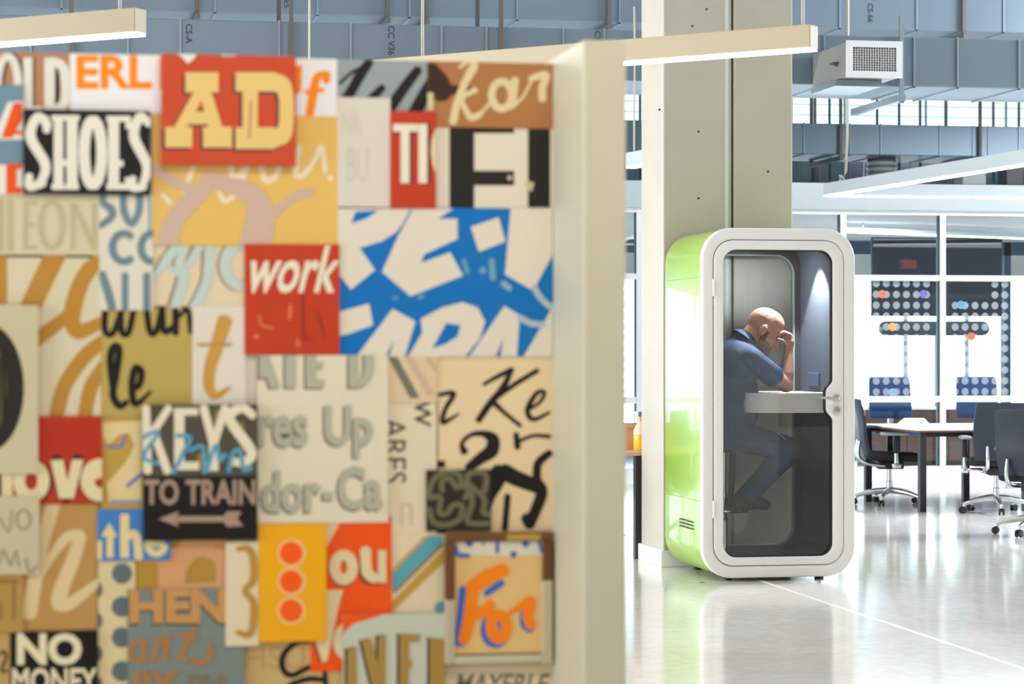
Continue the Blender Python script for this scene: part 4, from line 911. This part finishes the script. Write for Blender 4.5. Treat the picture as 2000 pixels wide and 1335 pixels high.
arm_l = [('c', sh_l, el_l, .058, .046), ('c', el_l, wr_l, .044, .028)]
# right hand: palm rises from the wrist, fingers bend over to the brow
def hand(wr, kn, tip_dir, side, brow):
    S = []
    up = (kn-wr); L = up.length; upn = up.normalized()
    S.append(('c', wr, wr+upn*L*.45, .029, .036)); S.append(('c', wr+upn*L*.4, wr+upn*L*.8, .034, .030))
    for i, (o, l1, l2, l3) in enumerate(((-.030, .036, .024, .020), (-.010, .038, .026, .021), (.011, .036, .024, .020), (.030, .030, .020, .017))):
        k = kn+side*o-upn*(.004*abs(i-1))
        S.append(('c', wr+side*o*.45+upn*.012, k, .017, .0115))
        d1 = (tip_dir*1.0+upn*.42).normalized(); d2 = (tip_dir*1.0-upn*(.28+.1*i)).normalized(); d3 = (tip_dir*.6-upn*(.9+.12*i)).normalized()
        a = k+d1*l1; b = a+d2*l2; c = b+d3*l3
        S += [('c', k, a, .0118, .0108), ('c', a, b, .0106, .0098), ('c', b, c, .0096, .0082)]
    t0 = wr+upn*L*.30-side*.026+tip_dir*.012; t1 = t0+(tip_dir*.75+upn*.65-side*.15).normalized()*.042; t2 = t1+(tip_dir*.95+upn*.30).normalized()*.032
    S += [('c', wr+upn*.02-side*.012, t0, .020, .016), ('c', t0, t1, .0135, .0115), ('c', t1, t2, .011, .0085)]
    return S
kn_r = p3(1541, 652, -.06)
hd = hand(wr_r, kn_r, Vector((-1, .25, 0)).normalized(), Vector((.12, .99, 0)).normalized(), None)
kn_l = wr_l+Vector((.045, -.02, -.055))
hdl = hand(wr_l, kn_l, Vector((.3, 0, -1)).normalized(), Vector((-.1, -.95, 0)).normalized(), None)
body = blob(head+arm_r+arm_l+hd+hdl+[('c', p3(1440, 700, -.06), sh_r, .07, .06), ('c', p3(1440, 700, .06), sh_l, .07, .06), ('c', p3(1440, 695), p3(1425, 800), .10, .12)], .0045, 3, MI)
obj('body', body, m_skin, man)
# eyes, brows, beard
for s in (-1, 1):
    bm = NB(); bmesh.ops.create_uvsphere(bm, u_segments=12, v_segments=8, radius=.0125*HS)
    bmesh.ops.translate(bm, verts=bm.verts[:], vec=h(.088, .032*s, .008)-mo); obj('eye', bm, mat('eyelid', (150, 96, 78), .5), man, 60)
    bm = NB(); tube(bm, [h(.106, .012*s, .027)-mo, h(.107, .030*s, .032)-mo, h(.096, .050*s, .026)-mo], [.004, .005, .003], 6, 3); obj('eyebrow', bm, mat('brown_hair', (84, 56, 42), .9), man, 60)
# close beard grown a millimetre off the jaw
bm = NB(); bm.from_mesh(body); RI = Rh.inverted(); kill = []
for v in bm.verts: v.co += v.normal*.0012
def bearded(p):
    q = (RI @ (p+mo-HC))/HS; x, y, z = q
    if abs(y) > .085 or x < .002 or x > .128 or z < -.135: return False
    if .092 < x and -.080 < z < -.056 and abs(y) < .024: return False
    if z < -.040-.028*max(0, (x-.06)/.03)*(abs(y) > .030) and x > .012: return True
    if -.056 < z < -.040 and x > .09: return True
    return .004 < x < .034 and z < .006 and abs(y) > .045
bmesh.ops.delete(bm, geom=[f for f in bm.faces if not bearded(f.calc_center_median())], context='FACES')
obj('beard', bm, mat('beard_stubble', (132, 90, 72), .9, noise=.3, nscale=60), man, 60)
bm = NB(); tube(bm, [h(.106, -.017, -.066)-mo, h(.110, 0, -.067)-mo, h(.106, .017, -.066)-mo], [.003, .0055, .003], 6, 2); obj('lips', bm, mat('lip', (170, 96, 84), .5), man, 60)
# polo shirt
polo = blob([('e', p3(1437, 712), (.15, .215, .175), None), ('e', p3(1431, 765), (.165, .20, .17), None), ('e', p3(1430, 805), (.178, .19, .135), None), ('e', p3(1424, 838), (.17, .185, .09), None), ('e', p3(1452, 700), (.12, .19, .12), None),
             ('c', p3(1450, 694, -.08), sh_r, .085, .078), ('c', p3(1450, 694, .08), sh_l, .085, .078),
             ('c', sh_r, sh_r.lerp(el_r, .62), .079, .071), ('c', sh_l, sh_l.lerp(el_l, .62), .079, .070),
             ('c', p3(1448, 690), p3(1455, 668), .105, .084)], .008, 4, MI)
po = obj('polo_shirt', polo, m_polo, man)
a = p3(1452, 668); ax = (h(-.03, 0, -.03)-neck0).normalized(); s1 = ax.cross(Vector((0, 1, 0))).normalized(); s2 = ax.cross(s1)
bm = NB(); ring = [a+ax*.012+(s1*math.cos(2*math.pi*k/24)*.088+s2*math.sin(2*math.pi*k/24)*.086)-mo for k in range(24)]
for r_, q in ((.0, 0), (.0, 1)):
    pass
r0 = [bm.verts.new(p) for p in ring]; r1 = [bm.verts.new(p+ax*.036-((p+mo)-(a+ax*.012)).normalized()*.010) for p in ring]; r2 = [bm.verts.new(p+ax*.004+((p+mo)-(a+ax*.012)).normalized()*.016) for p in ring]
for k in range(24):
    j = (k+1) % 24; bm.faces.new((r0[k], r0[j], r1[j], r1[k])); bm.faces.new((r1[k], r1[j], r2[j], r2[k]))
obj('collar', bm, m_polo, po, 50)
# sleeve hem
for S0, E0 in ((sh_r, el_r), (sh_l, el_l)):
    q = S0.lerp(E0, .62); dd = (E0-S0).normalized(); bm = NB(); tube(bm, [q-dd*.012-mo, q+dd*.02-mo], [.0765, .073], 22, cap=False); obj('sleeve_hem', bm, m_polo, po, 50)
# jeans
hipr = p3(1412, 846, -.10); kner = p3(1540, 874, -.10); ankr = p3(1462, 968, -.09)
hipl = p3(1412, 846, .10); knel = p3(1545, 880, .12); ankl = p3(1455, 968, .10)
jean = blob([('e', p3(1414, 842), (.17, .185, .12), None), ('c', hipr, kner, .105, .075), ('c', kner, kner.lerp(ankr, .35), .074, .078), ('c', kner.lerp(ankr, .3), ankr, .080, .060),
             ('c', hipl, knel, .105, .075), ('c', knel, ankl, .076, .062)], .007, 4, MI)
je = obj('jeans', jean, m_jean, man)
bm = NB(); tube(bm, [p3(1484, 822, -.185)-mo, p3(1500, 832, -.185)-mo, p3(1520, 846, -.178)-mo, p3(1534, 858, -.172)-mo], .0035, 6, 3); obj('seam_stitch', bm, mat('stitch', (120, 130, 140), .9), je)
# socks and shoes on the footrest
for an, tag_y in ((ankr, -.09), (ankl, .10)):
    z = .125+.285+.012
    toe = Vector((an.x+.11, an.y, z+.03)); heel = Vector((an.x-.10, an.y, z+.035))
    s = blob([('c', heel, Vector((an.x, an.y, z+.05)), .040, .048), ('c', Vector((an.x-.02, an.y, z+.05)), toe, .046, .036), ('c', an, Vector((an.x-.03, an.y, z+.06)), .050, .048), ('c', heel-Vector((0, 0, .016)), toe-Vector((0, 0, .010)), .024, .022)], .006, 3, MI)
    obj('shoe', s, m_shoe, man)

# ================================================================ OFFICE TABLE AND CHAIRS
m_fab = mat('navy_black_fabric', (34, 42, 58), .55, noise=.08, nscale=60)
m_seatf = mat('black_seat_fabric', (20, 20, 24), .8)
m_plas = mat('black_moulding', (26, 26, 30), .45)
m_alu = mat('polished_aluminium', (206, 212, 216), .2, metal=.9)
m_pad = mat('arm_pad', (150, 160, 162), .45)
def make_chair(name, label, group):
    """faces +x"""
    t = thing(name, label, 'office chair', (0, 0, 0), 0, group)
    # seat
    bm = NB(); box(bm, (-.22, -.24, .42), (.27, .24, .50), .035, 3)
    for v in bm.verts:
        if v.co.x > .18: v.co.z -= .02*(v.co.x-.18)/.09
    obj('seat', bm, m_seatf, t, 50)
    # curved backrest
    bm = NB(); ny, nz = 8, 12; G = []
    prof = [(-.215, .47), (-.228, .53), (-.245, .60), (-.255, .67), (-.258, .74), (-.268, .81), (-.283, .88), (-.300, .94), (-.312, .985)]
    prof = smoothpath([(p[0], 0, p[1]) for p in prof], 2)
    for s in (0, 1):
        g = []
        for i, p in enumerate(prof):
            f = i/(len(prof)-1); w = .215+.02*math.sin(math.pi*min(1, f*1.1))-(.02 if f > .95 else 0)
            g.append([bm.verts.new((p.x-.03*s+.028*(abs(j/ny*2-1)**2), (j/ny*2-1)*w, p.z)) for j in range(ny+1)])
        G.append(g)
    for s in (0, 1):
        for i in range(len(prof)-1):
            for j in range(ny): bm.faces.new((G[s][i][j], G[s][i][j+1], G[s][i+1][j+1], G[s][i+1][j]))
    N = len(prof)-1
    for i in range(N):
        for j in (0, ny): bm.faces.new((G[0][i][j], G[0][i+1][j], G[1][i+1][j], G[1][i][j]))
    for i in (0, N):
        for j in range(ny): bm.faces.new((G[0][i][j], G[0][i][j+1], G[1][i][j+1], G[1][i][j]))
    obj('backrest', bm, m_fab, t, 50)
    # aluminium frame carrying the back
    for y in (-.13, .13):
        bm = NB(); tube(bm, [(-.05, y, .37), (-.20, y, .385), (-.275, y*.9, .42), (-.298, y*.9, .49), (-.285, y*.9, .60)], [.016, .017, .019, .018, .014], 8, 4)
        obj('back_frame', bm, m_alu, t, 50)
    bm = NB(); box(bm, (-.12, -.09, .335), (.13, .09, .425), .02, 2); tube(bm, [(.10, -.14, .375), (.10, .14, .375)], .014, 8); tube(bm, [(-.10, -.16, .39), (-.06, -.16, .385)], .012, 8); obj('mechanism', bm, m_plas, t, 50)
    for y in (-.275, .275):
        bm = NB(); box(bm, (.0, y-.03, .35), (.08, y+.03, .40), .01, 2); box(bm, (.0, min(y, y*.45), .37), (.08, max(y, y*.45), .395), .004, 1); tube(bm, [(.04, y, .37), (.035, y, .50)], .022, 10); am = obj('armrest', bm, m_alu, t, 50)
        bm = NB(); box(bm, (.005, y-.028, .49), (.075, y+.028, .66), .012, 2); obj('arm_sleeve', bm, m_plas, am, 50)
        bm = NB(); box(bm, (-.11, y-.045, .655), (.155, y+.045, .685), .014, 3); obj('arm_pad', bm, m_pad, am, 50)
    bm = NB(); lathe(bm, [(.030, .13), (.030, .22), (.024, .225), (.024, .34)], 16); obj('gas_lift', bm, m_alu, t, 40)
    for k in range(5):
        a = 2*math.pi*(k+.5)/5; c_, s_ = math.cos(a), math.sin(a)
        bm = NB(); tube(bm, [(.02*c_, .02*s_, .135), (.12*c_, .12*s_, .128), (.24*c_, .24*s_, .105), (.315*c_, .315*s_, .082)], [.032, .028, .021, .016], 8, 4)
        lathe(bm, [(.011, .055), (.011, .09)], 8, (.31*c_, .31*s_, 0)); lg = obj('leg', bm, m_alu, t, 50)
        bm = NB()
        for o in (-.017, .017):
            b2 = NB(); lathe(b2, [(.012, -.010), (.029, -.008), (.030, 0), (.029, .008), (.012, .010)], 14)
            M = Matrix.Translation((.325*c_-o*s_, .325*s_+o*c_, .030)) @ Matrix.Rotation(a, 4, 'Z') @ Matrix.Rotation(math.pi/2, 4, 'X')
            bmesh.ops.transform(b2, matrix=M, verts=b2.verts[:]); m_ = bpy.data.meshes.new('t'); b2.to_mesh(m_); b2.free(); bm.from_mesh(m_); bpy.data.meshes.remove(m_)
        box(bm, (.315*c_-.012, .315*s_-.012, .03), (.315*c_+.012, .315*s_+.012, .062), .003, 1)
        obj('caster', bm, m_plas, lg, 50)
    return t
grp = 'navy office chairs around the white table'
c1 = make_chair('office_chair', 'navy office chair in profile facing right at the left end of the white table', grp)
p = onF(1727, 985); c1.location = (p.x+.05, p.y, 0); c1.rotation_euler.z = math.radians(-14)
c2 = copy_tree(c1); c2['label'] = 'black office chair seen from behind pushed up to the front of the white table'
p = onF(1946, 1001); c2.location = (p.x, p.y, 0); c2.rotation_euler.z = math.radians(76)
c3 = copy_tree(c1); c3['label'] = 'nearest navy office chair at the right edge showing its chrome back strut'
p = onF(2026, 1044); c3.location = (p.x, p.y, 0); c3.rotation_euler.z = math.radians(42)

TY = 20.5; tx0 = onY(1790, 838, TY).x
tab = thing('office_table', 'long white topped meeting table with walnut edge and black square legs', 'table', (tx0, TY, 0))
bm = NB(); box(bm, (0, 0, .718), (3.4, 1.6, .742), .003, 1); obj('table_top', bm, mat('white_laminate', (236, 238, 240), .28), tab)
bm = NB(); box(bm, (-.002, -.002, .712), (3.402, 1.602, .728)); obj('walnut_edge', bm, mat('walnut', (96, 66, 52), .5), tab)
for x in (.04, 1.02, 3.3):
    for y in (.02, 1.5):
        bm = NB(); box(bm, (x, y, 0), (x+.062, y+.062, .712), .003, 1); obj('leg', bm, m_plas, tab)
bm = NB(); box(bm, (.05, .04, .672), (3.35, .07, .712)); box(bm, (.05, 1.52, .672), (3.35, 1.55, .712)); obj('apron', bm, m_plas, tab)
# folded white card on the table
bm = NB(); p0 = Vector((.12, .62, .743))
A_ = [(0, 0, 0), (.20, -.25, .0)]; 
vs = [bm.verts.new(p0+Vector(q)) for q in ((-.10, .05, 0), (.03, .11, .075), (.18, .0, .075), (.07, -.10, .001), (.28, .07, .001))]
bm.faces.new((vs[0], vs[1], vs[2], vs[3])); bm.faces.new((vs[1], vs[4], vs[2]))
r = bmesh.ops.solidify(bm, geom=bm.faces[:], thickness=.004)
bmesh.ops.translate(bm, verts=bm.verts[:], vec=(tx0, TY, .004))
tag(obj('folded_brochure', bm, mat('paper_white', (240, 240, 240), .6)), 'folded white brochure standing open on the white table', 'paper')
bm = NB(); box(bm, (tx0+.95, TY+.35, .7425), (tx0+1.35, TY+.65, .7455)); tag(obj('paper_sheet', bm, MATS['paper_white']), 'flat white paper sheet on the table before the black chair back', 'paper')

# ---------------------------------------------------------------- table with snacks in the gap beside the column
p = onF(1247, 1090); lx, ly = p.x, p.y
t2 = thing('side_table', 'wood topped side table with black square legs left of the column', 'table', (lx, ly, 0))
bm = NB(); box(bm, (-1.8, -.04, .715), (.40, .75, .745), .003, 1); obj('table_top', bm, mat('oak_top', (200, 160, 128), .4), t2)
for x in (-1.75, -.03):
    for y in (-.03, .66):
        bm = NB(); box(bm, (x, y, 0), (x+.062, y+.062, .715), .003, 1); obj('leg', bm, m_plas, t2)
TZ = .745
q = onY(1252, 885, ly+.10)
bt = thing('juice_bottle', 'plastic bottle of orange juice on the side table', 'bottle', (q.x, ly+.12, TZ))
bm = NB(); lathe(bm, [(.040, 0), (.047, .008), (.048, .105), (.044, .115)], 20); obj('juice', bm, mat('orange_juice', (252, 190, 50), .4), bt, 50)
bm = NB(); lathe(bm, [(.049, .112), (.044, .15), (.026, .185), (.018, .20), (.018, .212)], 20); obj('bottle_neck', bm, translucent('clear_plastic', (246, 240, 226), .6), bt, 50)
bm = NB(); lathe(bm, [(.020, .212), (.020, .232), (.01, .236)], 16); obj('cap', bm, mat('orange_cap', (255, 190, 40), .4), bt, 50)
bx = thing('cardboard_box', 'open brown cardboard box behind the juice bottle', 'box', (onY(1238, 870, ly+.35).x, ly+.35, TZ))
bm = NB(); box(bm, (-.14, -.1, 0), (.08, .12, .16), .002, 1); obj('carton', bm, mat('cardboard', (206, 158, 116), .8), bx)
bm = NB(); box(bm, (-.14, -.11, .155), (.08, -.10, .19)); obj('flap', bm, MATS['cardboard'], bx)
q = onY(1257, 812, ly+.5)
bm = NB(); box(bm, (q.x-.045, ly+.5, TZ), (q.x+.08, ly+.58, q.z+.03), .003, 1); ct = obj('green_carton', bm, mat('carton_green', (30, 150, 130), .5)); tag(ct, 'green and white drinks carton behind the juice bottle beside the column', 'carton')
bm = NB(); box(bm, (q.x-.046, ly+.4992, TZ), (q.x-.036, ly+.5802, q.z+.031)); obj('white_edge', bm, m_white, ct)
c5 = copy_tree(c1); c5['label'] = 'office chair half hidden behind the partition post at the side table'; 
c5.location = (lx-.35, ly+1.25, 0); c5.rotation_euler.z = math.radians(-100); c5['group'] = 'office chairs beyond the partition post'

# ================================================================ MEETING ROOM BEHIND THE GLASS
tvY = 30.0
a = onY(1703, 617, tvY); b = onY(1958, 465, tvY)
tv = thing('display_screen', 'large dark wall display behind the glazed wall', 'screen', (a.x, tvY, 0))
bm = NB(); box(bm, (0, 0, a.z), (b.x-a.x, .06, b.z), .006, 1); obj('bezel', bm, mat('bezel_black', (24, 28, 36), .4), tv)
bm = NB(); box(bm, (.015, -.003, a.z+.015), (b.x-a.x-.015, .001, b.z-.015)); obj('screen', bm, mat('dark_screen', (34, 44, 58), .012), tv)
bm = NB()
for x in (.45, b.x-a.x-.5): box(bm, (x, .06, 0), (x+.06, .12, b.z-.2))
box(bm, (.3, -.2, 0), (b.x-a.x-.3, .3, .03)); obj('stand', bm, m_alu, tv)
a2 = onY(1725, 655, tvY-.3); b2 = onY(1933, 627, tvY-.3)
bm = curve_mesh([rrect(a2.x, a2.z, b2.x, b2.z, (b2.z-a2.z)/2-.002, 8)], tvY-.30, tvY-.10, .01)
sb = obj('sound_bar', bm, mat('dark_blue_grey', (44, 54, 68), .4), smooth=40); tag(sb, 'long dark rounded bar below the large display', 'sound bar')
bm = NB(); box(bm, ((a2.x+b2.x)/2-.03, tvY-.30, .0), ((a2.x+b2.x)/2+.03, tvY-.22, a2.z+.02)); obj('bracket', bm, m_alu, sb)
cr = onY(1690, 905, 28.6); cr2 = onY(2010, 800, 28.6)
cd = thing('credenza', 'low walnut cabinet behind the lower panes of the glazed wall', 'cabinet', (cr.x, 28.6, 0))
bm = NB(); box(bm, (0, 0, .06), (cr2.x-cr.x, .5, .70)); obj('body', bm, mat('dark_walnut', (86, 58, 50), .35, noise=.25, nscale=5, stretch=(1, 1, 6)), cd)
bm = NB(); box(bm, (-.02, -.02, .70), (cr2.x-cr.x+.02, .52, .73)); obj('top', bm, m_white, cd)
for i in range(4):
    w = (cr2.x-cr.x)/4; bm = NB(); box(bm, (w*i+.006, -.018, .08), (w*(i+1)-.006, -.001, .69), .002, 1); obj('door', bm, MATS['dark_walnut'], cd)
bm = NB(); box(bm, (.05, .05, 0), (cr2.x-cr.x-.05, .45, .06)); obj('plinth', bm, m_plas, cd)
m_bluef = mat('blue_fabric', (24, 66, 122), .7)
for px, lab in ((1742, 'blue upholstered chair behind the dotted glass at left'), (1912, 'blue upholstered chair behind the dotted glass at right')):
    q = onY(px, 760, 27.6)
    t = thing('meeting_chair', lab, 'chair', (q.x, 27.6, 0), 0, 'blue chairs in the meeting room')
    bm = NB(); box(bm, (-.27, 0, .62), (.27, .08, 1.12), .035, 3)
    for v in bm.verts: v.co.y += .12*(v.co.z-.62); v.co.x *= 1-.25*max(0, v.co.z-.85)
    obj('backrest', bm, m_bluef, t, 50)
    bm = NB(); box(bm, (-.26, -.48, .44), (.26, .03, .54), .03, 3); obj('seat', bm, m_bluef, t, 50)
    bm = NB(); box(bm, (-.03, .03, .5), (.03, .07, .68)); lathe(bm, [(.028, .05), (.028, .46)], 12, (0, -.2, 0)); lathe(bm, [(.26, 0), (.26, .03), (.03, .06)], 20, (0, -.2, 0)); obj('pedestal', bm, m_alu, t, 40)
t = pendant('thin linear pendant in the meeting room behind the glass', onY(1650, 452, 28.0), onY(2060, 424, 29.5), .05, .06, m_lamp_cool, [(.3, 2.99)], 'meeting room lights')
# red exit sign whose mirror image shows in the dark display
ex = thing('exit_sign', 'red letter exit sign hanging over the hall to the right', 'sign', (16.2, 15.0, 3.0))
bm = NB(); box(bm, (-.18, -.03, 0), (.18, .03, .2), .005, 1); obj('case', bm, m_white, ex)
me = text_mesh('EXIT', .02); X = [v.co.x for v in me.vertices]; Z = [v.co.y for v in me.vertices]
for v in me.vertices: v.co = (.15-(v.co.x-min(X))/(max(X)-min(X))*.30, .0312, .03+(v.co.y-min(Z))/(max(Z)-min(Z))*.14)
obj('lettering', me, mat('exit_red', (255, 40, 40), .5, emit=9), ex)
bm = NB(); box(bm, (-.01, -.01, .2), (.01, .01, 4.0)); obj('stem', bm, m_hang, ex)
# coloured round stickers on the glass
def sticker(px, py, c, label):
    q = onY(px, py, WY-.0125); t = thing('round_sticker', label, 'sticker', q, 0, 'coloured logo stickers on the glass')
    bm = NB(); g = bmesh.ops.create_cone(bm, cap_ends=True, segments=24, radius1=.044, radius2=.044, depth=.003); bmesh.ops.rotate(bm, verts=bm.verts[:], cent=(0, 0, 0), matrix=Matrix.Rotation(math.pi/2, 3, 'X')); obj('disc', bm, mat('sticker_%d_%d_%d' % c, c, .5, emit=.25), t)  # faint emission makes the discs glow, though stickers give no light
    d = tuple(int(x*.35) for x in c); bm = NB()
    tube(bm, [(.030*math.cos(2*math.pi*k/20), -.003, .030*math.sin(2*math.pi*k/20)) for k in range(20)], .0022, 5, closed=True)
    tube(bm, [(-.018, -.003, -.012), (-.012, -.003, .012), (0, -.003, -.006), (.012, -.003, .012), (.018, -.003, -.012)], .0028, 5); obj('logo', bm, mat('sticker_ink_%d' % sum(c), d, .6), t)
sticker(1723, 574, (240, 136, 92), 'orange round logo sticker at the upper left of the dark display')
sticker(1804, 574, (128, 120, 220), 'violet round logo sticker near the middle of the dotted glass')
sticker(1877, 595, (96, 178, 232), 'light blue round logo sticker right of the white mullion')
sticker(1743, 638, (250, 186, 110), 'yellow orange round logo sticker at the left end of the dark bar')
sticker(1897, 657, (244, 122, 86), 'red orange round logo sticker below the right end of the dark bar')
sticker(1743, 766, (150, 186, 214), 'pale blue grey round logo sticker low on the glass before a blue chair')
